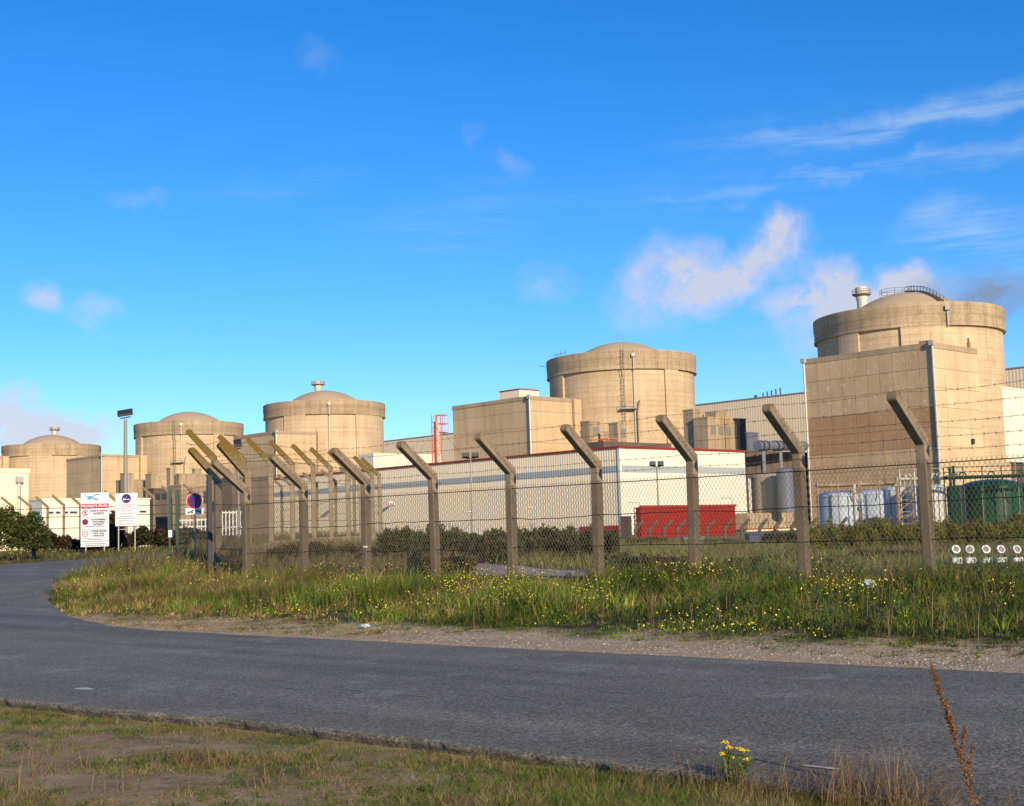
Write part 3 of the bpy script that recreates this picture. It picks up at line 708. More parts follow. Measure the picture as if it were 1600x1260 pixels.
# --- fuel building by reactor 1, with its facade panels one by one
b = Bld('fuel_building', 'big brown concrete fuel building of square panels in front of the nearest reactor', 'concrete building', 1455, 534.5, 253, 1257, 1527, 'concrete fuel buildings beside the reactors')
b.shell('annex', h=b.h - .02, x0=.12, y0=.12)
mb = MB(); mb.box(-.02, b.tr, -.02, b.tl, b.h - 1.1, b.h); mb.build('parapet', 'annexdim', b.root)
nc_, nr_ = 10, 9; hp = (b.h - 1.15) / nr_; wp = b.tl / nc_
g_ = .045
mbl = MB(); mbl.box(-.0, .11, g_, wp - g_, g_, hp - g_)
mbr = MB(); wr = b.tr / 4; mbr.box(g_, wr - g_, 0, .11, g_, hp - g_)
protos = {}
def panel(kind, m, loc):
    key = (kind, m)
    if key not in protos:
        o = (mbl if kind == 'l' else mbr).build('panel', m, b.root); protos[key] = o.data
    else:
        o = bpy.data.objects.new('panel', protos[key]); C.objects.link(o); o.parent = b.root
    o.location = loc; return o
# materials of panels use world position through generated object coords: give every row its tone
for rr in range(nr_):
    for cc in range(nc_): panel('l', 'panelbrown' if rr in (5, 4) and not (rr == 5 and cc > 9) else 'panel', (random.uniform(-.01, .01), cc * wp, rr * hp))
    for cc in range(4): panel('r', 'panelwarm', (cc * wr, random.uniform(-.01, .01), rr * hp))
downpipe(b.root, -.3, -.3, b.h + .2, .24); downpipe(b.root, -.3, b.tl + .1, b.h + .1, .24)
mb = MB(); mb.box(b.tr * .86, b.tr * .86 + .5, .3, .8, b.h, b.h + 1.3); mb.tube([(b.tr * .86 + .25, .5, b.h + 1.2), (b.tr * .86 + .25, .5, b.h + 2.2)], .12, 5); mb.build('roof_vent', 'rust', b.root)
mb = MB(); mb.box(.6, 1.6, .5, 3, b.h, b.h + .5); mb.tube([(.2, .2, b.h), (.2, .2, b.h + 1.8)], .08, 5); mb.build('roof_kerb', 'block', b.root)
mb = MB(); mb.box(b.tr * .72, b.tr * .72 + .7, -.5, .0, b.h * .45, b.h * .45 + 1.1); mb.build('wall_fitting', 'darkmetal', b.root)
fb1 = b
# stair shaft between fuel building and drum
P = b.P + TB * (b.tr + .0)
mb = MB(); mb.box(b.tr + .05, b.tr + 9.0, 1.2, 9, 0, b.zof(655)); mb.build('lower_wing', 'annex', b.root)

def fuel(pxc, pyt, D, pxl, pxr, label, tl=None, tr=None):
    b = Bld('fuel_building', label, 'concrete building', pxc, pyt, D, pxl, pxr, 'concrete fuel buildings beside the reactors', tl=tl, tr=tr)
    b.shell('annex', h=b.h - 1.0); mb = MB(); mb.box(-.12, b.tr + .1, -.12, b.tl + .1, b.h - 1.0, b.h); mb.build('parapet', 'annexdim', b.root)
    downpipe(b.root, -.35, -.35, b.h + .2, .26)
    mb = MB(); mb.box(b.tr - 2.6, b.tr - .05, -.5, -.0, b.h * .3, b.h - .2); mb.build('pilaster', 'annex', b.root)
    mb = MB(); mb.tube([(b.tr - 2.9, -.3, b.h * .3), (b.tr - 2.9, -.3, b.h + 1.2)], .14, 5); mb.build('cable_riser', 'rust', b.root)
    return b
fb2 = fuel(827, 618.5, 321, 707, 906, 'tan concrete fuel building in front of the second reactor from the right')
mb = MB(); mb.box(2.2, 9, fb2.tl * .20, fb2.tl * .45, fb2.h, fb2.h + 2.2); mb.build('roof_penthouse', 'cream', fb2.root)
mb = MB(); mb.box(2.1, 9.1, fb2.tl * .20 - .1, fb2.tl * .45 + .1, fb2.h + 2.2, fb2.h + 2.5); mb.build('penthouse_roof_edge', 'redtrim', fb2.root)
fb3 = fuel(432, 673, 400, 366, 506, 'concrete fuel building in front of the middle reactor behind the fence arms')
fb4 = fuel(159.5, 710, 456, 104, 229, 'concrete fuel building left of the lamp mast, between the two farthest reactors')
fb5 = fuel(-46, 712, 520, -90, 14, 'sliver of concrete fuel building at the left edge beside the farthest reactor')

# --- long cream workshop with blue stripe and red trim
b = Bld('workshop_building', 'long cream metal-clad workshop with blue-grey stripe and red roof edge', 'workshop', 967, 697, 209, 396, 1163)
b.shell('cream', h=b.h - .15)
zs0, zs1 = b.zof(738.5), b.zof(727.5); zt = b.h - .35
for sd_, L in (('l', b.tl), ('r', b.tr)):
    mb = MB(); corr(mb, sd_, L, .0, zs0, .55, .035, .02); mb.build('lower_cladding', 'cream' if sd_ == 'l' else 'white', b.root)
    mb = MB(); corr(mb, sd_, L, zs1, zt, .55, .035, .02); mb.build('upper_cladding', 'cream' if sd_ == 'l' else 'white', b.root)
    mb = MB(); corr(mb, sd_, L, zs0, zs1, .55, .035, .03); mb.build('stripe', 'stripe', b.root)
    mb = MB()
    if sd_ == 'l': mb.box(-.25, 0.02, -.25, L, zt, b.h)
    else: mb.box(.03, L, -.25, 0.02, zt, b.h)
    mb.build('roof_trim', 'redtrim', b.root)
mb = MB(); mb.box(-.3, -.13, .5, 9, .2, b.zof(821)); mb.build('red_plinth', 'redtrim', b.root)
mb = MB(); mb.box(-.22, -.12, -.22, .25, 0, zt); mb.box(-.12, .25, -.22, -.12, 0, zt); mb.build('corner_flashing', 'white', b.root)
for t in (58, 77):
    mb = MB(); mb.tube([(-.15, t, 7.2), (-.9, t, 7.8), (-1.3, t, 7.7)], .08, 5); mb.box(-1.9, -.9, t - .5, t + .5, 7.5, 7.8); mb.build('wall_lamp', 'whitepaint', b.root)
ws = b
# red railings on the workshop roof, near corner
def railing(name, label, cat, P, rz, L, h, m, n=5, ry=None, r=.09):
    root = thing(name, label, cat, P, rz)
    mb = MB()
    for z in (h, h * .5): mb.tube([(0, 0, z), (L, 0, z)], r, 5)
    mb.build('rail', m, root)
    for k in range(n):
        mb = MB(); mb.tube([(L * k / (n - 1), 0, 0), (L * k / (n - 1), 0, h)], r, 5); mb.build('post', m, root)
    return root
P = at(951, 697, 216); P.z = ws.P.z
rt = thing('roof_hatch_frame', 'small red steel frame on the workshop roof near its corner', 'steel frame', P, ROT)
mb = MB(); mb.tube([(-1.5, 0, 0), (-2, 0, 1.6), (2.2, 0, 1.7), (2.4, 0, 0)], .13, 5); mb.tube([(0, 0, 0), (0, 0, 1.6)], .2, 5); mb.tube([(-1.6, 2, 0), (-2, 2, 1.6), (2.2, 2, 1.7), (2.2, 0, 1.7)], .1, 5); mb.build('frame', 'redsteel', rt)
mb = MB(); mb.tube([(-.6, .6, 0), (-.6, .6, 1.1)], .5, 8); mb.build('drum', 'redtrim', rt)
# dark upper storey behind the workshop's right parapet
mb = MB(); xx = extent(ws.P, TB, 1085); mb.box(1.8, xx, 5, 9, ws.h, ws.h + 1.15); mb.build('roof_plant_room', 'darkwall', ws.root)

# --- white building left of the workshop roof
b = Bld('white_annex', 'bright white sunlit building showing above the long workshop roof beside the middle reactor', 'building', 583, 708.5, 330, 560, 690, base=1.0)
b.shell('white', h=b.h - .01); mb = MB(); corr(mb, 'r', b.tr, 2, b.h - .4, .9, .08, .02); mb.build('cladding', 'white', b.root)
mb = MB(); mb.box(-.1, b.tr, -.15, .0, b.h - .4, b.h + .05); mb.build('roof_edge', 'cream', b.root)

# --- red crane on the roof
P = at(683, 712, 300)
cr = thing('red_roof_crane', 'red steel davit mast with caged top standing on the workshop roof', 'crane', (P.x, P.y, ws.P.z + .2), ROT)
hh = at(683, 650, 300).z - ws.P.z
mb = MB()
for x, y in ((-.75, -.75), (.75, -.75), (.75, .75), (-.75, .75)): mb.tube([(x, y, 0), (x, y, hh)], .13, 5)
for k in range(10):
    z = hh * k / 10; z2 = hh * (k + 1) / 10; s_ = -1 if k % 2 else 1
    mb.tube([(-.75 * s_, -.75, z), (.75 * s_, -.75, z2)], .05, 4); mb.tube([(-.75, -.75 * s_, z), (-.75, .75 * s_, z2)], .05, 4)
mb.build('mast', 'redsteel', cr)
mb = MB(); mb.box(-.45, .45, -.45, .45, .2, hh - 1.5); mb.build('flue', mat('flue_pale', (.55, .42, .33), .5), cr)
mb = MB(); z0 = hh - 4
for z in (z0, z0 + 2, hh): mb.tube([(.8, -1, z), (2.7, -1, z), (2.7, 1, z), (.8, 1, z), (.8, -1, z)], .1, 4)
for x, y in ((2.7, -1), (2.7, 1), (1.7, -1)): mb.tube([(x, y, z0), (x, y, hh)], .09, 4)
mb.build('cage', 'redsteel', cr)
mb = MB(); mb.box(.8, 2.7, -1, 1, z0 - .15, z0); mb.build('cage_floor', 'darkmetal', cr)
mb = MB()
for dx in (-14, -9, 12): mb.tube([(0, 0, hh - 2), (dx, 0, .5)], .03, 3)
mb.build('guy_wires', 'darkmetal', cr)
P = at(656, 718, 298); rb_ = thing('red_roof_platform', 'red steel beam platform on the workshop roof below the davit mast', 'platform', (P.x, P.y, ws.P.z - .2), math.atan2(at(712, 712, 300).y - P.y + 6, at(712, 712, 300).x - P.x))
mb = MB(); mb.box(-1, 11, -.2, .2, .5, 1.4); mb.box(-1, 11, -.1, .1, 2.2, 2.4); mb.build('beam', 'redtrim', rb_)
for k in range(7):
    mb = MB(); mb.tube([(-.8 + 1.9 * k, 0, 0), (-.8 + 1.9 * k, 0, 2.4)], .12, 5); mb.build('post', 'redsteel', rb_)
P = at(653, 712, 305); q_ = thing('red_roof_valve', 'short red vent pipe on the roof left of the davit mast', 'vent', (P.x, P.y, ws.P.z), 0)
mb = MB(); mb.tube([(0, 0, 0), (0, 0, 2.6)], .55, 8); mb.build('pipe', 'redsteel', q_)
mb = MB(); mb.lathe([(.7, 2.4), (.7, 3.0), (.3, 3.3), (.01, 3.3)], 10); mb.build('cap', 'redtrim', q_)

# --- red shed in front of the workshop
b = Bld('red_shed', 'low bright red sheet-metal shed against the cream workshop', 'shed', 1000, 791, 112, 993, 1148)
b.shell('red', h=b.h - .1, x0=.0)
mb = MB(); corr(mb, 'r', b.tr, .0, b.h - .15, .9, .02, .02); mb.build('cladding', 'red', b.root)
mb = MB(); mb.box(-.1, b.tr + .1, -.15, 0, b.h - .15, b.h + .05); mb.build('roof_edge', 'redtrim', b.root)
mb = MB(); mb.box(-.16, -.02, 1, 2.2, 0, 2.3); mb.build('door', 'darkwall', b.root)
# ladder hoop beside it
P = at(996, 833, 115); lad = thing('wall_ladder', 'pale ladder on the workshop wall at the left end of the red shed', 'ladder', (P.x, P.y, 1), ROT)
lh = at(996, 792, 115).z - 1
for x in (-.3, .3):
    mb = MB(); mb.tube([(x, 0, 0), (x, 0, lh)], .06, 5); mb.build('rail', 'galv', lad)
mb = MB(); z = .3
while z < lh: mb.tube([(-.3, 0, z), (.3, 0, z)], .04, 4); z += .35
mb.build('rungs', 'galv', lad, kind='stuff')

# --- concrete service blocks
def cblock(pxc, pyt, D, pxl, pxr, label, name='service_block', m='block', vents=(), cap=True, base=None, tl=None, tr=None, cat='concrete block'):
    b = Bld(name, label, cat, pxc, pyt, D, pxl, pxr, base=base, tl=tl, tr=tr)
    b.shell(m, h=b.h - .35); mb = MB(); mb.box(-.1, b.tr + .1, -.1, b.tl + .1, b.h - .35, b.h); mb.build('coping', m, b.root)
    for x0, x1, z0, z1 in vents:
        f_ = MB(); f_.box(x0, x1, -.12, .0, z0, z1); f = f_.build('louvre', 'vent', b.root)
        s_ = MB(); k = 4
        for j in range(k): zz = z0 + (z1 - z0) * (j + .5) / k; s_.box(x0 + .1, x1 - .1, -.2, -.12, zz - .06, zz + .06)
        s_.build('louvre_slats', 'bluegrey', f)
    return b
c = cblock(1105, 651, 292, 1083, 1155, 'concrete ventilation block with four louvres right of the second reactor')
for k in range(4):
    x0 = c.tr * (.09 + .24 * k); mb = MB(); mb.box(x0, x0 + c.tr * .15, -.12, 0, c.h - 3.9, c.h - 2.0); mb.build('louvre', 'vent', c.root)
downpipe(c.root, c.tr * .52, -.25, c.h - .2, .16, False, 'rust')
cblock(1082.5, 639, 296, 1067, 1099, 'narrow concrete tower touching the left end of the louvred block')
mb = MB()
x0 = c.tr * .33; mb.box(x0, x0 + c.tr * .42, .6, 3.6, c.h, c.h + 1.4); o = mb.build('roof_penthouse', 'block', c.root)
cblock(1156, 654, 300, 1154, 1165, 'dark brown narrow block at the right end of the louvred block', m='darkwall')
cblock(1167, 675, 285, 1165, 1184, 'blue-grey metal cabin beside the louvred concrete block', m='bluegrey')
t1_ = cblock(920.5, 657.5, 305, 907, 937, 'left slim concrete tower at the foot of the second reactor')
t2_ = cblock(964.5, 660, 300, 951, 979, 'right slim concrete tower at the foot of the second reactor')
for tt in (t1_, t2_):
    mb = MB(); mb.box(tt.tr * .35, tt.tr * .85, -.12, 0, tt.h - 3.4, tt.h - 1.4); mb.build('louvre', 'vent', tt.root)
cblock(921, 672.5, 309, 907, 965, 'low concrete block between the two slim towers of the second reactor')
# left cluster by reactor 4
for args in ((195, 739, 405, 188, 209, 'slim concrete tower just left of the lamp mast'),
             (236, 740, 405, 227, 247, 'slim concrete tower just right of the lamp mast'),
             (195, 749.5, 408, 181, 252, 'low concrete block behind the white information boards'),
             (266, 731, 360, 260, 276, 'slim concrete tower behind the green gate posts'),
             (280, 740, 358, 274, 345, 'wide concrete block behind the no parking sign'),
             (304, 732, 364, 300, 315, 'small concrete lift housing rising above the wide block')):
    cblock(*args)
gb = cblock(240, 763, 300, 232, 262, 'grey block with dark windows behind the green gate posts', m='darkwall')
for k in range(3):
    mb = MB(); mb.box(.4 + k * 1.6, 1.6 + k * 1.6, -.1, 0, gb.h - 2.6, gb.h - 1.2); mb.build('window', 'glass', gb.root)
lb = cblock(283, 757, 280, 262, 352, 'pale concrete block with vertical ribs behind the round sign', m='annexdim')
for k in range(6):
    mb = MB(); x = lb.tr * (k + .3) / 6; mb.box(x, x + .35, -.35, 0, 0, lb.h - .5); mb.build('rib', 'block', lb.root)
for k in range(3):
    mb = MB(); x = lb.tr * (k * 2 + 1.0) / 6; mb.box(x, x + 1.4, -.1, 0, lb.h - 4, lb.h - 1.5); mb.build('window', 'glass', lb.root)
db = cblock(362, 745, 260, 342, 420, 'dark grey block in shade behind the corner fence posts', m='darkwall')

# --- plant zone between workshop and fuel building
b = Bld('boiler_house', 'dark brown shaded plant building between workshop and the big fuel building', 'plant building', 1165, 704, 262, 1163, 1275, base=.8)
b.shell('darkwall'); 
for k in range(9):
    mb = MB(); mb.box(.3 + b.tr * k / 9, .5 + b.tr * k / 9, -.12, 0, 0, b.h - .3); mb.build('rib', 'darkwall', b.root)
A, B2 = at(1183, 697, 252), at(1257, 697, 268)
du = thing('overhead_duct', 'thick blue-grey pipe duct lying across the shaded plant building roof', 'duct', (A.x, A.y, A.z), 0)
mb = MB(); mb.tube([(0, 0, 0), tuple(B2 - A)], .95, 14); mb.build('pipe', 'bluegrey', du, True)
for k in range(4):
    t = .05 + .1 * k + (.1 if k > 1 else 0); p = (B2 - A) * t; mb = MB(); mb.tube([tuple(p), tuple(p + (B2 - A).normalized() * .35)], 1.08, 14); mb.build('flange', 'darkmetal', du, True)
for k in range(3):
    p = (B2 - A) * (.12 + .35 * k); mb = MB(); mb.box(p.x - .3, p.x + .3, p.y - .3, p.y + .3, -A.z + 1, -.8); mb.build('support', 'bluegrey', du)
def tank(px, pyt, pysh, pyb, D, wpx, m, label, name='storage_tank', n=36, zb=None, rim=True, seam=True, group=None):
    c = at(px, pysh, D); r = wpx / 2 / F_PX * D; z0 = at(px, pyb, D).z if zb is None else zb
    zt = at(px, pyt, D).z
    t = thing(name, label, 'tank', (c.x, c.y, z0), 0, group)
    hs_ = c.z - z0; hd = zt - c.z
    mb = MB(); mb.lathe([(r, 0), (r, hs_)], n); mb.build('shell', m, t, True)
    mb = MB(); mb.lathe([(r * math.cos(k * .2244 / 1.5708 * math.pi / 2 * 1), hs_ + hd * math.sin(k * .2244)) for k in range(8)], n); mb.build('roof', m, t, True)
    if rim:
        mb = MB(); mb.lathe([(r, hs_ - .12), (r + .07, hs_ - .1), (r + .07, hs_ + .05), (r, hs_ + .07)], n); mb.build('rim', m, t)
    if seam:
        for z in (hs_ * .33, hs_ * .66):
            mb = MB(); mb.lathe([(r, z - .03), (r + .025, z), (r, z + .03)], n); mb.build('seam', m, t)
        for a in (-2.2, -1.5, -.9):
            mb = MB(); x, y = (r + .05) * math.cos(a), (r + .05) * math.sin(a); mb.tube([(x, y, 0), (x, y, hs_)], .05, 4); mb.build('riser_pipe', 'greymetal', t)
    return t
tank(1203, 738, 746, 801, 235, 62, 'tankbeige', 'beige domed tank on a plinth right of the cream workshop', zb=at(1203, 801, 235).z)
tank(1226, 731, 737, 801, 228, 26, 'bluegrey', 'dark blue-grey upright vessel beside the beige domed tank', seam=False, zb=at(1226, 801, 228).z)
P = at(1168, 802, 225)
pl = thing('tank_plinth', 'ribbed concrete plinth carrying the beige domed tank', 'plinth', (P.x, P.y, 1.0), ROT)
tr = extent(P, TB, 1240); mb = MB(); mb.box(0, tr, 0, 13, 0, P.z - 1.0); mb.build('base', 'block', pl)
for k in range(5):
    mb = MB(); mb.box(tr * k / 5 + .3, tr * k / 5 + .7, -.2, 0, 0, P.z - 1.2); mb.build('rib', 'block', pl)
P = at(1168, 828, 190)
pl = thing('boundary_wall', 'low cream wall with red coping below the tank plinth', 'wall', (P.x, P.y, .3), ROT)
tr = extent(P, TB, 1262); mb = MB(); mb.box(0, tr, 0, .5, 0, P.z - .3); mb.build('wall', 'cream', pl)
mb = MB(); mb.box(-.1, tr + .1, -.1, .6, P.z - .3, P.z - .15); mb.build('coping', 'redtrim', pl)
P = at(1172, 772, 232)
la = thing('tank_ladder', 'white upright ladder beside the beige tank', 'ladder', (P.x, P.y, 1.6), ROT)
for x in (-.22, .22):
    mb = MB(); mb.tube([(x, 0, at(1172, 803, 232).z - 1.6), (x, 0, at(1172, 748, 232).z - 1.6)], .08, 5); mb.build('rail', 'whitepaint', la)
mb = MB()
for z in np.arange(at(1172, 803, 232).z - 1.6, at(1172, 748, 232).z - 1.6, .35): mb.tube([(-.22, 0, z), (.22, 0, z)], .04, 4)
mb.build('rungs', 'whitepaint', la, kind='stuff')

# --- tank farm in front of the fuel building
GT = 'upright tanks in front of the big fuel building'
tank(1313, 767, 775, 830, 128, 72, 'tankblue', 'pale blue upright tank, leftmost of the tank farm', group=GT)
tank(1368, 765, 772, 830, 138, 74, 'tankblue', 'pale blue tank half hidden behind its blue neighbours', group=GT)
tank(1397, 760, 765, 830, 130, 34, 'tankblue', 'narrow deeper blue tank in the middle of the tank farm', group=GT)
tank(1446, 756, 764, 830, 127, 62, 'tankwhite', 'off-white tank right of the narrow blue tank', group=GT)
tank(1502, 758, 763, 830, 140, 58, 'tankgreen', 'dark green tank partly behind the big green tank', group=GT)
tank(1548, 749, 761, 830, 128, 92, 'tankgreen', 'big dark green domed tank right of the white tank', group=GT)
tank(1618, 752, 760, 830, 132, 76, 'tankgreen', 'dark green tank cut by the right edge of the picture', group=GT)
def gantry(name, label, pxa, pxb, pyt, D, m, pyb=835, n=6, pipes=2, rail=True, zrail=.9):
    a, b_ = at(pxa, pyt, D), at(pxb, pyt, D); zb = at((pxa + pxb) / 2, pyb, D).z
    t = thing(name, label, 'pipe rack', (a.x, a.y, zb), math.atan2(b_.y - a.y, b_.x - a.x)); L = (b_ - a).to_2d().length; h = (a.z + b_.z) / 2 - zb
    for k in range(n):
        mb = MB(); x = L * k / (n - 1); mb.tube([(x, 0, 0), (x, 0, h + zrail)], .06, 5); mb.tube([(x, -.0, h), (x, 1.1, h)], .05, 4); mb.build('upright', m, t)
    for k in range(pipes):
        mb = MB(); mb.tube([(0, .1 + .35 * k, h - .0 - .12 * k), (L, .1 + .35 * k, h - .1 * k)], .13 - .03 * k, 6); mb.build('pipe', m, t)
    if rail:
        for z in (.45, .9): mb = MB(); mb.tube([(0, 0, h + z), (L, 0, h + z)], .035, 4); mb.build('handrail', m, t)
    for k in range(n):
        x = random.uniform(0, L); mb = MB(); mb.tube([(x, .1, h), (x, .1, h - random.uniform(.4, 1.4)), (x, .8, h - 1.6)], .06, 5); mb.build('drop_pipe', m, t)
    for k in range(3):
        x = L * (.2 + .3 * k) ; mb = MB(); mb.tube([(x + .3 * math.cos(s), .1, h + .05 + .38 * math.sin(s)) for s in np.linspace(0, math.pi, 9)], .07, 5); mb.build('vent_bend', m, t)
    return t
gantry('pipe_rack', 'rusty whitish pipe rack with handrail above the blue tanks', 1277, 1405, 757, 125, 'rust', n=5)
gantry('pipe_rack', 'pale pipe rack above the white tank', 1406, 1475, 748, 123, 'galv', n=4)
gantry('pipe_rack', 'dark green pipe rack and handrail above the green tanks', 1475, 1625, 744, 122, 'green', n=6, pipes=2)
for px_, y0_, y1_ in ((1491, 728, 760), (1486, 731, 770), (1404, 745, 790), (1336, 757, 785)):
    P = at(px_, y1_, 121); t = thing('pipe_riser', {1491: 'tall green riser pipe left of the big green tank', 1486: 'thinner green riser pipe next to the tall one', 1404: 'rusty riser pipe between narrow blue tank and white tank', 1336: 'white riser pipe above the leftmost blue tank'}[px_], 'pipe', (P.x, P.y, H(P.x, P.y)), 0)
    mb = MB(); mb.tube([(0, 0, 0), (0, 0, at(px_, y0_, 121).z - H(P.x, P.y))], .13, 6); mb.build('pipe', 'green' if px_ > 1450 else ('rust' if px_ == 1404 else 'tankwhite'), t)
    mb = MB(); mb.box(-.35, .35, -.2, .2, at(px_, y0_, 121).z - H(P.x, P.y) - .9, at(px_, y0_, 121).z - H(P.x, P.y) - .7); mb.build('flange', 'green' if px_ > 1450 else 'rust', t)

# stair tower in tank farm
P = at(1412, 822, 122); t = thing('access_stair', 'rusty steel stair with landings between blue and white tank', 'stair', (P.x, P.y, H(P.x, P.y)), 0)
for k in range(3):
    mb = MB(); mb.box(-.5, .6, -.3, .5, .6 + k * 1.1, .66 + k * 1.1); mb.build('landing', 'rust', t)
    mb = MB(); mb.tube([(-.6, -.3, .6 + k * 1.1), (.9, -.3, 1.7 + k * 1.1)], .05, 4); mb.tube([(-.6, -.3, 1.4 + k * 1.1), (.9, -.3, 1.4 + k * 1.1)], .04, 4); mb.build('flight', 'rust', t)
for x in (-.6, .9):
    mb = MB(); mb.tube([(x, -.3, 0), (x, -.3, 5)], .06, 4); mb.build('upright', 'rust', t)

# --- buildings at the right edge
b = Bld('cream_tower_block', 'cream metal-clad block at the right edge beside the nearest reactor', 'building', 1561, 604.5, 270, 1559, 1690, base=.8)
zq = b.zof(722)
mb = MB(); mb.box(0, b.tr, 0, 14, zq, b.h); mb.build('wall', 'white', b.root)
mb = MB(); corr(mb, 'r', b.tr, zq, b.h, 2.2, .1, .02); mb.build('cladding', 'white', b.root)
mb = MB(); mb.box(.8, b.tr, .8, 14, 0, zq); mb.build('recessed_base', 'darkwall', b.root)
for k in range(6):
    mb = MB(); mb.box(1 + k * 4, 1.5 + k * 4, .2, .7, 0, zq); mb.build('column', 'rust', b.root)
mb = MB(); mb.box(-.1, b.tr, -.2, .0, b.h - .25, b.h + .05); mb.build('roof_edge', 'cream', b.root)

# --- left side buildings
b = Bld('cream_office', 'tall cream building at the left edge with pale downpipe', 'building', -90, 731, 143, -140, 45, base=1.0)
b.shell('cream', h=b.h - .5); mb = MB(); mb.box(-.1, b.tr + .12, -.12, b.tl, b.h - .5, b.h); mb.build('parapet', 'cream', b.root)
xx = extent(b.P, TB, 29); mb = MB(); mb.tube([(xx, -.25, 0), (xx, -.25, b.h - 1.2)], .2, 6); p = mb.build('downpipe', 'galv', b.root)
mb = MB(); mb.box(xx - .38, xx + .38, -.6, 0, b.h - 1.6, b.h - .9); mb.build('rainwater_hopper', 'galv', p)
b = Bld('low_white_building', 'low white building with a strip of small dark windows behind the signs', 'building', 66, 779, 128, 45, 234, base=1.0)
b.shell('white', h=b.h - .15); mb = MB(); mb.box(-.08, b.tr + .08, -.08, b.tl + .08, b.h - .15, b.h); mb.build('roof_edge', 'cream', b.root)
for x0, x1 in ((74, 84), (86, 95), (99, 107), (108, 121), (217, 229), (140, 152), (155, 167), (190, 202)):
    e0, e1 = extent(b.P, TB, x0), extent(b.P, TB, x1); z0, z1 = b.zof(804), b.zof(799)
    mb = MB(); mb.box(e0, e1, -.06, 0, z0, z1); w_ = mb.build('window', 'whitepaint', b.root)
    mb = MB(); mb.box(e0 + .05, e1 - .05, -.075, -.06, z0 + .05, z1 - .05); mb.build('pane', 'glass', w_)
mb = MB(); mb.box(-.05, 0, .5, b.tl - .5, b.zof(804), b.zof(799)); mb.build('window', 'glass', b.root)
for z in (.33, .62): mb = MB(); mb.box(0, b.tr, -.03, 0, b.h * z - .03, b.h * z); mb.build('joint_strip', 'cream', b.root)

# white palisade railings left
def palisade(pxa, pxb, pyt, pyb, D, label):
    a, b_ = at(pxa, pyb, D), at(pxb, pyb, D); zt = at(pxa, pyt, D).z - a.z; L = (b_ - a).to_2d().length
    t = thing('white_palisade', label, 'railing', (a.x, a.y, a.z - .4), math.atan2(b_.y - a.y, b_.x - a.x))
    n = int(L / .30)
    for k in range(n):
        mb = MB(); mb.box(k * L / n, k * L / n + .1, 0, .05, 0, zt + .4); mb.build('bar', 'whitepaint', t)
    for z in (.6, zt + .2): mb = MB(); mb.box(0, L, .06, .12, z, z + .12); mb.build('rail', 'whitepaint', t)
palisade(341, 380, 799, 830, 112, 'white bar railing behind the corner fence post')
palisade(278, 326, 811, 829, 114, 'low white railing behind the no parking sign')

# ------------------------------------------------------------------ fences
def post_mesh(hv, rise, out, w=.19, d=.18, taper=.0):
    """profile in local (x = outwards, z = up), extruded along y; arm leans to +x"""
    L = math.hypot(rise, out); ux, uz = out / L, rise / L; nx_, nz_ = -uz, ux      # arm direction and upward normal
    h = d / 2
    ib = (h, hv - h * .55)                      # inner (underside) bend
    ob = (-h, hv + h * .9)
    tip = (out, hv + rise)
    pts = [(-h, -.5), (h, -.5), ib, (tip[0] - nx_ * h, tip[1] - nz_ * h)]
    for k in range(1, 6):
        a = k / 6 * math.pi; cx_, cz_ = tip
        v = (-nx_ * math.cos(a) * h + ux * math.sin(a) * h * .75, -nz_ * math.cos(a) * h + uz * math.sin(a) * h * .75); pts.append((cx_ + v[0], cz_ + v[1]))
    pts += [(tip[0] + nx_ * h, tip[1] + nz_ * h), ob]
    mb = MB(); mb.prism(pts, -w / 2, w / 2, 'y'); 
    # wire holes
    for t in (.3, .65):
        cx_, cz_ = out * t, hv + rise * t + .02
        mb.add([(cx_ - .012, w / 2 + .002, cz_ - .012), (cx_ + .012, w / 2 + .002, cz_ - .012), (cx_ + .012, w / 2 + .002, cz_ + .012), (cx_ - .012, w / 2 + .002, cz_ + .012)], [(0, 1, 2, 3)])
    return mb
def add_post(root, P, outdir, hv, rise=.78, out=1.0, m='post', w=.185, d=.18, tilt=0.0):
    key = ('post', round(hv, 2), round(rise, 2), round(out, 2), m, w, d)
    if key not in protos:
        o = post_mesh(hv, rise, out, w, d).build('post', m); protos[key] = o.data
        bv = o.modifiers.new('b', 'BEVEL'); bv.width = .018; bv.segments = 2; bv.limit_method = 'ANGLE'; bv.angle_limit = rad(35)
        dg = bpy.context.evaluated_depsgraph_get(); me = bpy.data.meshes.new_from_object(o.evaluated_get(dg)); o.modifiers.clear(); o.data = me; protos[key] = me
    else:
        o = bpy.data.objects.new('post', protos[key]); C.objects.link(o)
    o.parent = root; o.location = P; o.rotation_euler = (tilt, random.uniform(-.008, .008), math.atan2(outdir[1], outdir[0])); return o
def bwire(root, pts, r=.006, barbs=True, name='barbed_wire', m='barb', sag=.03, step=.15):
    mb = MB()
    for a, b_ in zip(pts, pts[1:]):
        a, b_ = Vector(a), Vector(b_); L = (b_ - a).length; n = 6; sg = sag * random.uniform(.2, 1.6)
        mb.tube([a.lerp(b_, t) + Vector((0, 0, -sg * 4 * t * (1 - t) + random.uniform(-.006, .006) * (0 < t < 1))) for t in np.linspace(0, 1, n + 1)], r, 3, cap=False)
        if barbs:
            k = int(L / step)
            for i in range(k):
                t = (i + .5) / k; p = a.lerp(b_, t) + Vector((0, 0, -sg * 4 * t * (1 - t)))
                for s in (-1, 1):
                    dd = Vector((random.uniform(-1, 1), random.uniform(-1, 1), 1.2 * s)).normalized() * .03
                    mb.tube([p - dd * .8, p + dd], r * .8, 3, cap=False)
    return mb.build(name, m, root)
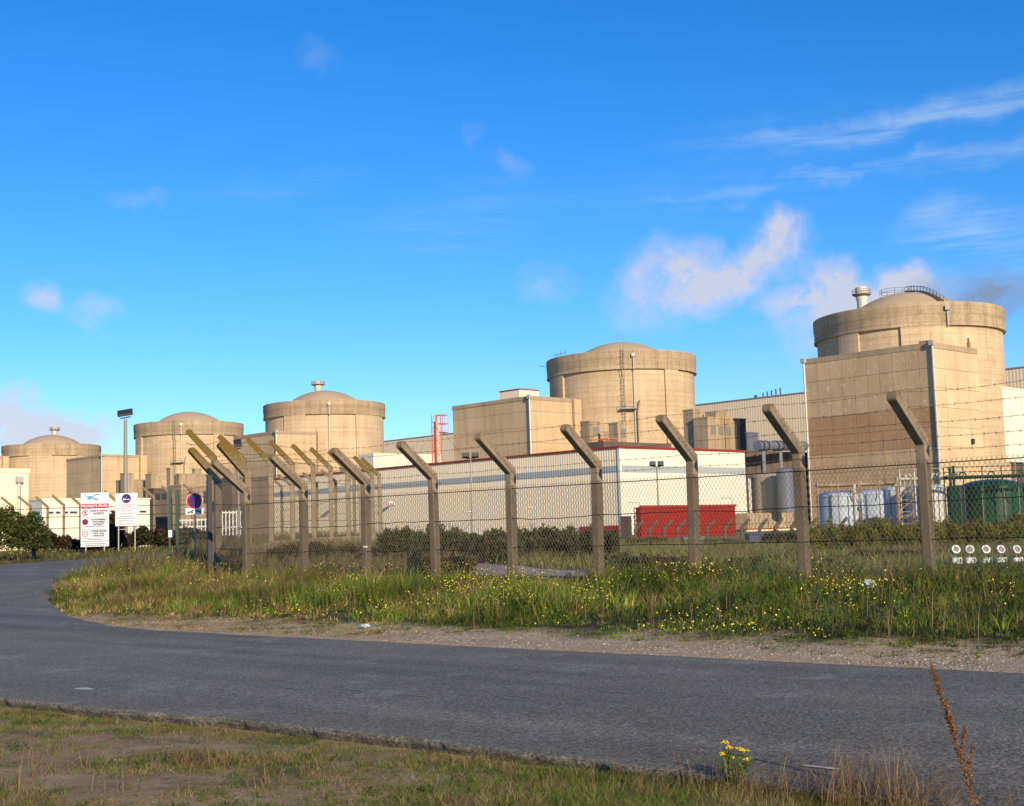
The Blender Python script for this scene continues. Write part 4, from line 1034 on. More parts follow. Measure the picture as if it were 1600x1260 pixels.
def chain_mesh(root, a, b_, z0, z1, pitch=.088, r=.0036, name='chain_link_mesh'):
    """diagonal wires between two posts: real thin tubes (3-sided)"""
    a, b_ = Vector(a), Vector(b_); d = (b_ - a); L = d.to_2d().length; u = Vector((d.x / L, d.y / L, 0)); nn = Vector((u.y, -u.x, 0)); Ht = z1 - z0; zs = d.z / L
    V_, Q_ = [], []
    off = 0; kx = Ht / 1.6                      # horizontal run of one diagonal over the full height
    def P(s, z, o): return a + u * s + Vector((0, 0, z0 + z + zs * s)) + nn * o
    for sgn in (1, -1):
        s = -kx if sgn > 0 else 0
        s0 = -kx if sgn > 0 else 0.0
        end = L if sgn > 0 else L + kx
        while s0 < end:
            # line from (s0,0) going up with slope
            t0, t1 = 0.0, 1.0
            if sgn > 0:
                t0 = max(0, -s0 / kx); t1 = min(1, (L - s0) / kx)
            else:
                t0 = max(0, (s0 - L) / kx); t1 = min(1, s0 / kx)
            if t1 > t0 + .01:
                p0 = P(s0 + sgn * kx * t0, Ht * t0, .004 * sgn); p1 = P(s0 + sgn * kx * t1, Ht * t1, .004 * sgn)
                dr = (p1 - p0).normalized(); e1 = dr.cross(nn).normalized()
                for p in (p0, p1):
                    for an in (0, 2.094, 4.189): V_.append(tuple(p + e1 * math.cos(an) * r + nn * math.sin(an) * r))
                o = len(V_) - 6; Q_ += [(o, o + 1, o + 4, o + 3), (o + 1, o + 2, o + 5, o + 4), (o + 2, o, o + 3, o + 5)]
            s0 += pitch
    return npmesh(name, V_, None, np.array(Q_), 'mesh', None, root, 'stuff')

OUT = -QN
fr = thing('security_fence', 'near chain-link security fence on bent concrete posts along the grass verge', 'fence', (0, 0, 0))
front_px = [2080, 1900, 1670, 1450, 1252, 1078, 925, 792, 675, 570, 475, 387]
fp = []
for i in range(12):
    p = pof(7.3, 23.0) + (2.5 * (3 - i)) * 1.0
    X, Y = QN.x * FENCE_Q + QT.x * p, QN.y * FENCE_Q + QT.y * p
    fp.append(Vector((X, Y, .47)))
# straighten: derive spacing from the measured posts
P3 = ground(1450, 905, 0); 
def on_fence(px):
    lo, hi = -40.0, 40.0
    for _ in range(50):
        m_ = (lo + hi) / 2; X, Y = QN.x * FENCE_Q + QT.x * m_, QN.y * FENCE_Q + QT.y * m_
        if Y < 1: hi = m_; continue
        if proj((X, Y, 1.6))[0] < px: lo = m_
        else: hi = m_
    return lo
pA, pB = on_fence(1449), on_fence(386)
sp_ = (pA - pB) / 8
fp = []
for i in range(-3, 9):
    p = pA - sp_ * i; fp.append(Vector((QN.x * FENCE_Q + QT.x * p, QN.y * FENCE_Q + QT.y * p, .50)))
HV = 2.47
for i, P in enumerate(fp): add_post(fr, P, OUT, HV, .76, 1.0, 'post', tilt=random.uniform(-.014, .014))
offs = OUT * .085
for k, z in enumerate((.10, .77, 1.43, 2.09)):
    mb = MB()
    for a, b_ in zip(fp, fp[1:]):
        n = 8; sg = (.0 if z > 2 else random.uniform(-.03, .05))
        mb.tube([a.lerp(b_, t) + offs + Vector((0, 0, z - sg * 4 * t * (1 - t) + (random.uniform(-.012, .012) if 0 < t < 1 and z < 2 else 0))) for t in np.linspace(0, 1, n + 1)], .0095 if z > 2 else .0085, 4, cap=False)
    mb.build('strain_wire', 'strain', fr)
for a, b_ in zip(fp, fp[1:]): chain_mesh(fr, a + offs, b_ + offs, .10, 2.16)
for t, z in ((1.0, 0), (.68, 0), (.36, 0), (.04, 0), (None, 2.32)):
    pts = [P + ((OUT * (1.0 * t) + Vector((0, 0, HV + .76 * t + .06))) if t is not None else (offs + Vector((0, 0, z)))) for P in fp]
    bwire(fr, pts, .0042, step=.2)

# corner posts and return, taller
def post_px(root, tip, base_px, D, outdir, m, rise=.86, out=.80, w=.17, hmin=2.0, d=.18):
    """post whose arm tip shows at tip=(px,py); foot on the terrain in its column"""
    T = at(tip[0], tip[1], D - out * .3); foot = T - Vector((outdir[0], outdir[1], 0)) * out; g_ = H(foot.x, foot.y)
    hv = round(T.z - g_ - rise, 1); add_post(root, (foot.x, foot.y, g_), outdir, hv, rise + (T.z - g_ - rise - hv), out, m, w, d); return Vector((foot.x, foot.y, g_)), hv
OL = Vector((-1, -.12, 0)).normalized()
cf = thing('corner_fence', 'short taller fence return on lichened concrete posts at the fence corner', 'fence', (0, 0, 0))
cp = []
for tp, D in (((343, 696), 39.0), ((299, 704), 40.5)):
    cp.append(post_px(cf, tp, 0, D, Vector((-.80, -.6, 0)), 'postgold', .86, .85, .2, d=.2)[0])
(x1_, _), = [(cp[0], 0)]
for z in (.1, .75, 1.4, 2.1, 2.8):
    mb = MB(); seq = [fp[-1] + Vector((0, 0, 0)), cp[0], cp[1]]
    mb.tube([P + Vector((-.07, -.07, z)) for P in seq], .009, 4, cap=False); mb.build('strain_wire', 'strain', cf)
chain_mesh(cf, fp[-1] + Vector((-.07, -.07, 0)), cp[0] + Vector((-.07, -.07, 0)), .1, 2.15); chain_mesh(cf, cp[0] + Vector((-.07, -.07, 0)), cp[1] + Vector((-.07, -.07, 0)), .1, 2.8)
# dark post at the far end (gate pillar)
P = at(328, 880, 39.6); gp = thing('gate_pillar', 'dark blue-black steel gate pillar against the left corner post', 'gate pillar', (P.x, P.y, H(P.x, P.y)), .5)
hgp = at(328, 744, 39.6).z - H(P.x, P.y); mb = MB(); mb.box(-.07, .07, -.07, .07, 0, hgp); mb.build('column', 'darkmetal', gp)
mb = MB(); mb.box(-.09, .09, -.09, .09, hgp, hgp + .03); mb.build('cap', 'darkmetal', gp)

# tall back fence leading away behind the corner
bf = thing('tall_back_fence', 'tall fence on golden lichened concrete posts leading away behind the corner', 'fence', (0, 0, 0))
tips = [(295, 675, 42.5), (345, 683, 45.5), (389, 688, 49), (424, 691, 51.5), (458, 697, 54), (487, 702, 56.5), (514, 707, 58.5), (535, 711, 60.5), (555, 715, 62), (567, 718, 63.5)]
bp_ = []
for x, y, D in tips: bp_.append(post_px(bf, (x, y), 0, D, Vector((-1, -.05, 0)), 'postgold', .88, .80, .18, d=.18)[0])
for z in (.2, 1.0, 1.8, 2.6, 3.3):
    mb = MB(); mb.tube([P + Vector((-.1, 0, z)) for P in bp_], .010, 4, cap=False); mb.build('strain_wire', 'strain', bf)
for k in range(len(bp_) - 1): chain_mesh(bf, bp_[k] + Vector((-.1, 0, 0)), bp_[k + 1] + Vector((-.1, 0, 0)), .2, 3.3, .17, .003)
for t in (.3, .9):
    bwire(bf, [P + Vector((-1.0 * t, 0, 3.35 + .75 * t)) for P in bp_], .008, step=.3, sag=.08)
mb = MB()
for a, b_ in zip(bp_[1:], bp_[2:]):
    d_ = (b_ - a).normalized(); n_ = Vector((d_.y, -d_.x, 0)) * .06
    mb.add([tuple(v) for v in (a - n_ + Vector((0, 0, -.3)), b_ - n_ + Vector((0, 0, -.3)), b_ + n_ + Vector((0, 0, -.3)), a + n_ + Vector((0, 0, -.3)), a - n_ + Vector((0, 0, .3)), b_ - n_ + Vector((0, 0, .3)), b_ + n_ + Vector((0, 0, .3)), a + n_ + Vector((0, 0, .3)))], [(0, 3, 2, 1), (4, 5, 6, 7), (0, 1, 5, 4), (1, 2, 6, 5), (2, 3, 7, 6), (3, 0, 4, 7)])
mb.build('concrete_kerb', 'block', bf)

# second far fence (shorter-looking posts seen between)
sf = thing('inner_fence', 'farther fence of grey and gold bent posts seen between the tall posts', 'fence', (0, 0, 0))
ip_ = []
for x, y, D in ((418, 744, 98), (432, 743, 96), (471, 740, 94), (500, 736, 92), (529, 732, 90)):
    ip_.append(post_px(sf, (x + 2, y), 0, D, Vector((-1, 0, 0)), 'postgrey', .8, .95, .28)[0])
for z in (1.5, 2.5, 3.4):
    mb = MB(); mb.tube([P + Vector((-.1, -.1, z)) for P in ip_], .014, 4, cap=False); mb.build('strain_wire', 'strain', sf)
# perimeter fence at the far left
lf = thing('left_perimeter_fence', 'far fence of bent concrete posts running behind the white signs and hedge', 'fence', (0, 0, 0))
lp_ = []
for x, y in ((2, 778), (30, 777), (57, 777), (82, 775), (108, 773), (135, 770), (164, 768), (193, 766), (223, 763), (254, 760), (287, 757), (322, 754)):
    lp_.append(post_px(lf, (x, y), 0, 104, Vector((-.95, -.3, 0)), 'postgrey', .8, .85, .30)[0])
for z in (.8, 1.8, 2.7, 3.4):
    mb = MB(); mb.tube([P + Vector((0, -.2, z)) for P in lp_], .022, 4, cap=False); mb.build('strain_wire', 'strain', lf)
# tiny posts behind the field, arms to the right
tf = thing('field_fence', 'distant low fence of small dark bent posts in front of tanks and red shed', 'fence', (0, 0, 0))
tp_ = []
for x in (1004, 1026, 1049, 1070, 1092, 1116, 1143, 1170, 1198, 1222, 1248, 1276, 1299, 1323, 1346, 1369, 1392, 1414, 1434, 1458, 1482):
    y = 813 - (x - 1115) * .0155; 
    tp_.append(post_px(tf, (x, y), 0, 86, Vector((1, .1, 0)), 'postdark', .55, .5, .14)[0])
for z in (.5, 1.0):
    mb = MB(); mb.tube([P + Vector((0, -.1, z)) for P in tp_], .012, 4, cap=False); mb.build('strain_wire', 'strain', tf)

# ------------------------------------------------------------------ gate posts, signs, masts, litter
def gpost(px, pyt, pyb, D, label):
    P = at(px, pyb, D); g0 = H(P.x, P.y); h = at(px, pyt, D).z - g0
    t = thing('green_gate_post', label, 'gate post', (P.x, P.y, g0), .4, 'green steel gate posts')
    mb = MB(); mb.box(-.07, .07, -.07, .07, -.3, h); mb.build('column', 'green', t)
    mb = MB(); mb.box(-.085, .085, -.085, .085, h, h + .025); mb.build('cap', 'green', t)
    mb = MB(); mb.box(-.10, .10, -.10, -.07, .85, 1.15); mb.build('lock_plate', 'whitepaint' if px < 272 else 'green', t)
    return t, P, h
gpost(266.5, 765, 868, 56, 'left green steel gate post with pale lock plate')
gpost(277.5, 766, 870, 55, 'right green steel gate post next to the mesh leaf')
# green mesh gate leaf to the right of the posts
A, B2 = at(279, 868, 55), at(327, 868, 50)
gl = thing('mesh_gate', 'fine wire mesh gate leaf between green post and dark pillar', 'gate', (A.x, A.y, H(A.x, A.y)), math.atan2(B2.y - A.y, B2.x - A.x)); L = (B2 - A).to_2d().length; hg = at(279, 768, 55).z - H(A.x, A.y)
mb = MB()
for x in np.linspace(0, L, int(L / .10)): mb.tube([(x, 0, .1), (x, 0, hg)], .004, 3, cap=False)
mb.build('vertical_wires', 'mesh', gl, kind='stuff')
for z in np.linspace(.1, hg, 14):
    mb = MB(); mb.tube([(0, 0, z), (L, 0, z)], .006, 3, cap=False); mb.build('cross_wire', 'mesh', gl)

def board(name, label, px0, px1, py0, py1, D, legs, rz=.0, leg_m='galv'):
    c = at((px0 + px1) / 2, py1, D); w = (px1 - px0) / F_PX * D; h = (py1 - py0) / F_PX * D; g0 = H(c.x, c.y)
    t = thing(name, label, 'sign', (c.x, c.y, g0), rz); zb = c.z - g0
    mb = MB(); mb.box(-w / 2, w / 2, -.02, .02, zb, zb + h); mb.build('board', 'signwhite', t)
    for x in legs:
        mb = MB(); mb.tube([(x * w, .05, -.3), (x * w, .05, zb + h * .9)], .035, 6); mb.build('leg', leg_m, t)
    return t, w, h, zb
def text(root, s, x, z, size, m, width=None, name='lettering', y=-.024, bold=0.0, align='CENTER'):
    cu = bpy.data.curves.new(name, 'FONT'); cu.body = s; cu.size = size; cu.align_x = align; cu.align_y = 'CENTER'; cu.offset = bold; cu.extrude = .002; cu.materials.append(M[m])
    o = bpy.data.objects.new(name, cu); C.objects.link(o); o.parent = root; o.location = (x, y, z); o.rotation_euler = (rad(90), 0, 0)
    bpy.context.view_layer.update(); dg = bpy.context.evaluated_depsgraph_get()
    me = bpy.data.meshes.new_from_object(o.evaluated_get(dg)); me.materials.clear(); me.materials.append(M[m]); bpy.data.objects.remove(o)
    o = bpy.data.objects.new(name, me); C.objects.link(o); o.parent = root; o.location = (x, y, z); o.rotation_euler = (rad(90), 0, 0)
    if width:
        xs_ = [v.co.x for v in me.vertices]; o.scale = (min(1.5, width / max(.01, max(xs_) - min(xs_))), 1, 1)
    return o
def disc(root, x, z, r, m, name='disc', y=-.026, n=28, r0=0.0):
    mb = MB()
    if r0: mb.lathe([(r, 0), (r, .006), (r0, .006), (r0, 0)], n)
    else: mb.lathe([(r, 0), (r, .006), (.001, .006)], n)
    o = mb.build(name, m, root); o.location = (x, y, z); o.rotation_euler = (rad(90), 0, 0); return o
def strip(root, x0, x1, z0, z1, m, name='print', y0=-.027, y1=-.02):
    mb = MB(); mb.box(x0, x1, y0, y1, z0, z1); return mb.build(name, m, root)
def scribble(root, x0, x1, z, hgt_, m):
    mb = MB(); x = x0
    while x < x1:
        w_ = random.uniform(.04, .12); mb.box(x, min(x1, x + w_), -.026, -.02, z - hgt_ / 2, z + hgt_ / 2); x += w_ + .03
    return mb.build('small_print', m, root)
t, w, h, zb = board('private_property_sign', 'tall white private property sign with red banner and three round symbols', 126.5, 170, 770.5, 854.5, 72, (-.33, .33), .03)
def Z(f): return zb + h * (1 - f)
def bar(pts, r, m, name, root=t):
    mb = MB(); mb.tube([(x, -.027, z) for x, z in pts], r, 4); return mb.build(name, m, root)
bar([(-w * .36, Z(.02)), (-w * .30, Z(.07)), (-w * .2, Z(.085)), (-w * .08, Z(.10)), (0, Z(.11))], .03, 'cyanprint', 'emblem_wing')
bar([(-w * .22, Z(.125)), (-w * .12, Z(.09)), (w * .0, Z(.045)), (w * .14, Z(.028)), (w * .10, Z(.03))], .018, 'blueprint', 'emblem_arc')
bar([(-w * .22, Z(.065)), (-w * .1, Z(.10)), (w * .04, Z(.125)), (w * .12, Z(.12))], .022, 'blueprint', 'emblem_swoosh')
bar([(-w * .3, Z(.12)), (-w * .2, Z(.10)), (-w * .1, Z(.05))], .02, 'cyanprint', 'emblem_tail')
scribble(t, -w * .28, w * .26, Z(.135), .03, 'cyanprint')
strip(t, -w * .48, w * .49, Z(.292), Z(.208), 'redprint', 'red_banner')
text(t, 'PROPRIETE PRIVEE', 0, Z(.25), .19, 'signwhite', w * .9, y=-.03, bold=.004)
for fz, kind in ((.375, 'a'), (.54, 'b'), (.757, 'c')):
    x = -w * .34; R_ = .165
    if kind == 'b':
        disc(t, x, Z(fz), R_, 'redprint', 'roundel'); disc(t, x, Z(fz), R_ * .78, 'purple', 'roundel_centre', -.033)
        mb = MB(); mb.tube([(x - .09, -.042, Z(fz) + .09), (x + .09, -.042, Z(fz) - .09)], .012, 4); mb.build('slash', 'redprint', t)
    else:
        disc(t, x, Z(fz), R_, 'redprint', 'roundel', r0=R_ * .82)
        if kind == 'a':
            mb = MB(); mb.tube([(x - .1, -.035, Z(fz) + .1), (x + .1, -.035, Z(fz) - .1)], .012, 4); mb.build('slash', 'redprint', t)
            mb = MB(); mb.lathe([(.001, .03), (.022, .02), (.03, 0), (.022, -.02), (.001, -.03)], 8, (x, -.03, Z(fz) + .085)); mb.tube([(x, -.03, Z(fz) + .06), (x + .005, -.03, Z(fz) - .01)], .025, 5); mb.tube([(x, -.03, Z(fz)), (x - .045, -.03, Z(fz) - .10)], .014, 4); mb.tube([(x, -.03, Z(fz)), (x + .045, -.03, Z(fz) - .09)], .014, 4); mb.tube([(x, -.03, Z(fz) + .05), (x + .05, -.03, Z(fz) + .0)], .012, 4); mb.build('walker_symbol', 'black', t)
        else: text(t, '25', x, Z(fz), .17, 'black')
for s, fz, sz, ww in (('ACCES ET PASSAGE', .34, .11, .62), ('INTERDIT', .39, .14, .38), ('STATIONNEMENT', .50, .11, .56), ('STRICTEMENT', .545, .11, .46), ('INTERDIT', .592, .14, .38), ('VITESSE LIMITEE', .715, .11, .55), ('POUR TOUS', .758, .11, .38), ('VEHICULES', .80, .11, .38)):
    text(t, s, w * .14, Z(fz), sz, 'greyprint', w * ww, bold=.006)
for fz in (.455, .68, .845): strip(t, -w * .46, w * .46, Z(fz) - .006, Z(fz) + .006, 'greyprint', 'rule_line')
for fz, a, b_ in ((.63, -.42, .40), (.87, -.25, .28), (.90, -.44, .46), (.945, -.38, .4), (.975, -.3, .32)): scribble(t, w * a, w * b_, Z(fz), .035, 'greyprint')

t, w, h, zb = board('site_notice_sign', 'smaller white notice board with dark round ship emblem on two thin legs', 180.5, 215, 771, 822, 73, (-.37, .37), .03)
strip(t, -w * .37, w * .37, zb - .2, zb - .17, 'galv', 'cross_bar', .04, .07)
disc(t, 0, Z(.165), .25, 'navy', 'emblem')
mb = MB(); mb.box(-.18, -.01, -.04, -.034, Z(.165) - .09, Z(.165) - .02); mb.box(.03, .18, -.04, -.034, Z(.165) - .08, Z(.165) - .03); mb.box(-.16, -.10, -.04, -.034, Z(.165) - .02, Z(.165) + .03); mb.tube([(-.02, -.037, Z(.165) + .03), (.03, -.037, Z(.165) + .11)], .012, 4); mb.build('ship_symbol', 'signwhite', t)
for fz, a, b_, m_ in ((.355, -.4, .38, 'pinkprint'), (.47, -.4, .42, 'pinkprint'), (.54, -.25, .27, 'greyprint'), (.71, -.3, .3, 'greyprint'), (.77, -.4, .4, 'greyprint')): scribble(t, w * a, w * b_, Z(fz), .035, m_)
text(t, 'DE FUMER', 0, Z(.41), .09, 'redprint', w * .42)
text(t, 'NUMERO VERT', 0, Z(.63), .10, 'greyprint', w * .6)
text(t, '08 00 10 10 10', 0, Z(.84), .11, 'greyprint', w * .66); text(t, '08 77 77 66 57', 0, Z(.945), .11, 'greyprint', w * .66)

# no parking sign
P = at(304, 783, 45); g0 = H(P.x, P.y); t = thing('no_parking_sign', 'round blue and red no parking sign with white tow-away plate on the mesh fence', 'road sign', (P.x, P.y, g0), .08); zc = P.z - g0; R_ = 12.6 / F_PX * 45
o = disc(t, 0, zc, R_, 'whitepaint', 'border', -.01); o = disc(t, 0, zc, R_ * .95, 'redprint', 'face', -.018); disc(t, 0, zc, R_ * .70, 'blueprint', 'blue_centre', -.026)
mb = MB(); mb.tube([(-R_ * .52, -.037, zc - R_ * .52), (R_ * .52, -.037, zc + R_ * .52)], .022, 4); mb.build('slash', 'redprint', t)
zp_ = at(304, 799, 45).z - g0; ww = 13.8 / F_PX * 45; hh_ = 5 / F_PX * 45
mb = MB(); mb.box(-ww, ww, -.02, 0, zp_ - hh_, zp_ + hh_); mb.build('tow_plate', 'signwhite', t)
mb = MB()
mb.box(-.22, -.05, -.03, -.02, zp_ - .04, zp_ - .01); mb.tube([(-.2, -.027, zp_ - .05), (-.2, -.026, zp_ - .052)], .03, 6); mb.tube([(-.12, -.027, zp_), (-.02, -.027, zp_ + .04)], .014, 4)
mb.tube([(.05, -.027, zp_ + .03), (.22, -.027, zp_ - .03)], .02, 4)
for x, z in ((-.19, -.05), (-.08, -.05), (.09, .0), (.2, -.045)): mb.lathe([(.001, 0), (.024, .001), (.024, .01)], 8, (x, -.028, zp_ + z)); mb.box(x - .02, x + .02, -.032, -.022, zp_ + z - .02, zp_ + z + .02)
mb.build('tow_truck_symbol', 'black', t)
mb = MB(); mb.tube([(0, .04, -.3), (0, .04, zc + R_ * .8)], .03, 6); mb.build('pole', 'greymetal', t)

def mast(px, pyh, D, label, heads=2, spread=16, poletop=None, base_r=.11, flat=False):
    P = at(px, pyh, D); g0 = H(P.x, P.y); h = P.z - g0
    t = thing('floodlight_mast', label, 'floodlight', (P.x, P.y, g0), 0, 'floodlight masts')
    mb = MB(); mb.tube([(0, 0, -.3), (0, 0, h - .3)], base_r, 10, base_r * .62); mb.build('pole', 'greymetal', t, True)
    s = spread / F_PX * D
    if flat:
        mb = MB(); mb.tube([(-s * .35, 0, h - .25), (s * .35, 0, h - .15)], .04, 6); mb.build('yoke', 'darkmetal', t)
        f = MB(); f.box(-s * .5, s * .5, -.25, .35, -.09, .12); o = f.build('lamp_head', 'darkmetal', t); o.location = (-.02, 0, h + .08); o.rotation_euler = (.5, -.16, .2)
        g2 = MB(); g2.box(-s * .42, s * .42, -.27, -.25, -.06, .09); g2.build('lens', 'lamp', o)
        for k in range(4):
            z2 = MB(); x = s * (-.3 + .2 * k); z2.box(x - .015, x + .015, -.2, .3, .12, .17); z2.build('fin', 'darkmetal', o)
    else:
        mb = MB(); mb.tube([(-s / 2, 0, h - .28), (s / 2, 0, h - .28)], .05, 6); mb.build('cross_arm', 'darkmetal', t)
        for x in (-s / 2, s / 2):
            f = MB(); hw = s * .36; f.prism([(-.28, -.1), (.25, -.22), (.25, .25), (-.2, .32)], -hw, hw, 'x'); o = f.build('lamp_head', 'darkmetal', t); o.location = (x, 0, h)
            g2 = MB(); g2.box(-hw * .85, hw * .85, -.30, -.27, -.05, .25); g2.build('lens', 'lamp', o)
            g2 = MB(); g2.tube([(-hw, 0, -.28), (-hw * .9, 0, 0)], .03, 4); g2.tube([(hw, 0, -.28), (hw * .9, 0, 0)], .03, 4); g2.build('bracket', 'darkmetal', o)
    return t
mast(196, 648, 84, 'tall single floodlight mast rising behind the white notice boards', flat=True, spread=23, base_r=.17)
mast(735, 712.5, 135, 'twin floodlight mast in front of the long cream workshop wall', spread=15, base_r=.12)
mast(1026, 725.5, 140, 'twin floodlight mast in front of the red shed', spread=12.5, base_r=.12)
mast(372, 696, 75, 'single floodlight seen between the golden fence posts', flat=True, spread=12, base_r=.09)
def streetlamp(px, py, D, side, label):
    P = at(px, py, D); g0 = H(P.x, P.y); h = P.z - g0
    t = thing('street_lamp', label, 'street lamp', (P.x, P.y, g0), 0, 'small street lamps inside the plant'); mb = MB(); mb.tube([(0, 0, -.2), (0, 0, h - .2), (side * .3, 0, h + .1), (side * .9, 0, h + .15)], .06, 6); mb.build('pole', 'galv', t)
    mb = MB(); mb.lathe([(.001, .12), (.25, .05), (.3, -.05), (.2, -.12), (.001, -.14)], 10); o = mb.build('lamp_head', 'whitepaint', t, True); o.location = (side * 1.2, 0, h + .12); o.scale = (1.6, 1, .8)
streetlamp(842, 794, 185, -1, 'small white street lamp in front of the workshop wall, mid picture')
streetlamp(1145, 779, 185, -1, 'small white street lamp behind the right end of the red shed')
streetlamp(748, 801, 180, -1, 'small white street lamp right of the twin floodlight mast pole')
streetlamp(1000, 786, 186, -1, 'small white street lamp at the left end of the red shed')
# wall-mounted fittings at foot of fuel building
P = at(1258, 735, 240); t = thing('dish_lamp', 'dark flat lamp head beside the left edge of the big fuel building', 'lamp', (P.x, P.y, P.z), 0)
mb = MB(); mb.lathe([(.001, .3), (.5, .2), (.9, 0), (.5, -.2), (.001, -.25)], 14); mb.build('head', 'darkmetal', t, True); mb = MB(); mb.tube([(0, 0, -.2), (0, .3, -P.z + 1)], .1, 6); mb.build('pole', 'galv', t)

# green bollard
P = ground(53, 874); t = thing('green_bollard', 'short dark green bollard by the side road at far left', 'bollard', P, 0)
mb = MB(); mb.lathe([(.10, -.2), (.10, .5), (.13, .52), (.13, .62), (.08, .68), (.001, .69)], 14); mb.build('body', 'green', t, True)
mb = MB(); mb.lathe([(.105, .36), (.108, .36), (.108, .44), (.105, .44)], 14); mb.build('band', 'darkmetal', t)

# low floodlights on the field
for k, px in enumerate((1493, 1515, 1540, 1563, 1588, 1612)):
    D = 34; c = at(px, 859, D); g0 = H(c.x, c.y); t = thing('ground_spotlight', ['round silver ground spotlight, leftmost of the row in the field', 'round silver ground spotlight, second from the left in the field row', 'round silver ground spotlight, third from the left in the field row', 'round silver ground spotlight, fourth from the left in the field row', 'round silver ground spotlight, fifth from the left in the field row', 'round silver ground spotlight at the right picture edge'][k], 'spotlight', (c.x, c.y, g0), 0, 'round ground spotlights in a row')
    hz = c.z - g0
    mb = MB(); mb.lathe([(.001, -.10), (.07, -.09), (.115, -.05), (.12, .0), (.11, .05), (.001, .055)], 16); o = mb.build('lamp_head', 'plastic', t, True); o.location = (0, 0, hz); o.rotation_euler = (rad(75), 0, random.uniform(-.3, .3))
    mb = MB(); mb.lathe([(.075, .056), (.001, .06)], 16); mb.build('lens', 'vent', o)
    mb = MB(); mb.lathe([(.125, -.015), (.125, .015)], 16); mb.build('lens_rim', 'galv', o)
    mb = MB(); mb.tube([(0, .05, -.1), (0, .05, hz - .1)], .018, 6); mb.build('stem', 'greymetal', t)
    mb = MB(); zb_ = at(px, 876, D).z - g0; xo = -.0 if k else .0; mb.box(-.125 + xo, .125 + xo, -.10, .06, zb_ - .075, zb_ + .075); bb = mb.build('control_box', 'plastic', t)
    mb = MB(); mb.box(.06, .10, -.106, -.10, zb_ - .05, zb_ + .05); mb.build('latch', 'darkmetal', bb)
P = at(1188, 852, 66); g0 = H(P.x, P.y)
t = thing('blue_storage_bin', 'flat blue bin on the field in front of the cream boundary wall', 'bin', (P.x, P.y, g0), .1)
mb = MB(); mb.prism([(-.62, .0), (.62, 0), (.66, .5), (-.66, .5)], -.4, .4, 'y'); mb.build('body', 'bin', t)
mb = MB(); mb.box(-.7, .7, -.45, .45, .5, .56); mb.build('lid', 'bin', t)
mb = MB(); mb.box(-.1, .1, -.47, -.45, .40, .54); mb.build('handle', 'darkmetal', t)
P = at(1082, 849, 70); t = thing('grey_storage_bin', 'low grey bin left of the blue bin on the field', 'bin', (P.x, P.y, H(P.x, P.y)), .1)
mb = MB(); mb.prism([(-.52, .0), (.52, 0), (.56, .35), (-.56, .35)], -.4, .4, 'y'); mb.build('body', 'bluegrey', t)
mb = MB(); mb.box(-.6, .6, -.45, .45, .35, .40); mb.build('lid', 'bluegrey', t)

# litter: plastic bag, paper scraps
def scrap(name, label, P, s, m, flatness=.5, seed=1):
    rr = random.Random(seed); mb = MB(); n, k = 12, 7; vs = []
    for i in range(k):
        ph = math.pi * i / (k - 1)
        for j in range(n):
            th = 2 * math.pi * j / n; q_ = 1 + rr.uniform(-.28, .28); vs.append((s * q_ * math.sin(ph) * math.cos(th), s * q_ * math.sin(ph) * math.sin(th), s * flatness * q_ * math.cos(ph)))
    mb.add(vs, [(i * n + j, i * n + (j + 1) % n, (i + 1) * n + (j + 1) % n, (i + 1) * n + j) for i in range(k - 1) for j in range(n)])
    o = mb.build(name, m); o.location = P; tag(o, label, 'litter'); return o
c = at(1358, 914, 22); scrap('plastic_bag', 'crumpled pale plastic bag caught in the tall weeds below the fence', (c.x, c.y, c.z), .10, 'plastic', .8, 3)
c = at(571, 855, 32.4); scrap('plastic_scrap', 'white plastic scrap caught on the fence wire at a post', (c.x, c.y, c.z), .07, 'plastic', .35, 5)
c = ground(570, 981, .02); scrap('paper_scrap', 'white paper scrap lying at the grass edge beside the road', (c.x, c.y, c.z + .03), .10, 'plastic', .3, 8)

# ------------------------------------------------------------------ vegetation
def inpoly(x, y, poly):
    r = np.zeros(len(x), bool); n = len(poly)
    for i in range(n):
        x0, y0 = poly[i]; x1, y1 = poly[(i + 1) % n]
        c = ((y0 > y) != (y1 > y)) & (x < (x1 - x0) * (y - y0) / (y1 - y0 + 1e-12) + x0); r ^= c
    return r
sr = [(-420, 992), (-330, 935), (-160, 902), (0, 883), (60, 879), (120, 876), (200, 869), (262, 865), (300, 863.5)], [(410, 1004), (330, 991), (250, 988), (170, 979), (105, 962), (76, 940), (90, 912), (130, 893), (262, 872)]
SIDE = [tuple(ground(*p).to_2d()) for p in sr[0]] + [tuple(ground(*p).to_2d()) for p in sr[1][::-1]]
PATH = [tuple(ground(*p).to_2d()) for p in [(742, 880), (790, 884), (850, 890), (915, 893), (925, 912), (860, 909), (800, 906), (742, 903)]]
Fn, Rn, Un, En = (np.array(v) for v in (Fv, Rv, Uv, EYE))
def projn(x, y, z):
    v = np.stack([x, y, z], -1) - En; d = v @ Fn; d = np.where(d < .1, .1, d)
    return CX + F_PX * (v @ Rn) / d, CY - F_PX * (v @ Un) / d
def samp(n, p0, p1, q0, q1, dens=None, frame=60, road_ok=False):
    p = rng.uniform(p0, p1, n); q = rng.uniform(q0, q1, n)
    x = QN.x * q + QT.x * p; y = QN.y * q + QT.y * p; ok = y > 2
    px, py = projn(x, y, hgt(x, y)); ok &= (px > -frame) & (px < 1600 + frame) & (py < 1290)
    if not road_ok: ok &= ~inpoly(x, y, SIDE)
    ok &= ~inpoly(x, y, PATH)
    if dens is not None: ok &= rng.uniform(0, 1, n) < dens(x, y, q, p, px)
    return x[ok], y[ok], q[ok], p[ok], px[ok]
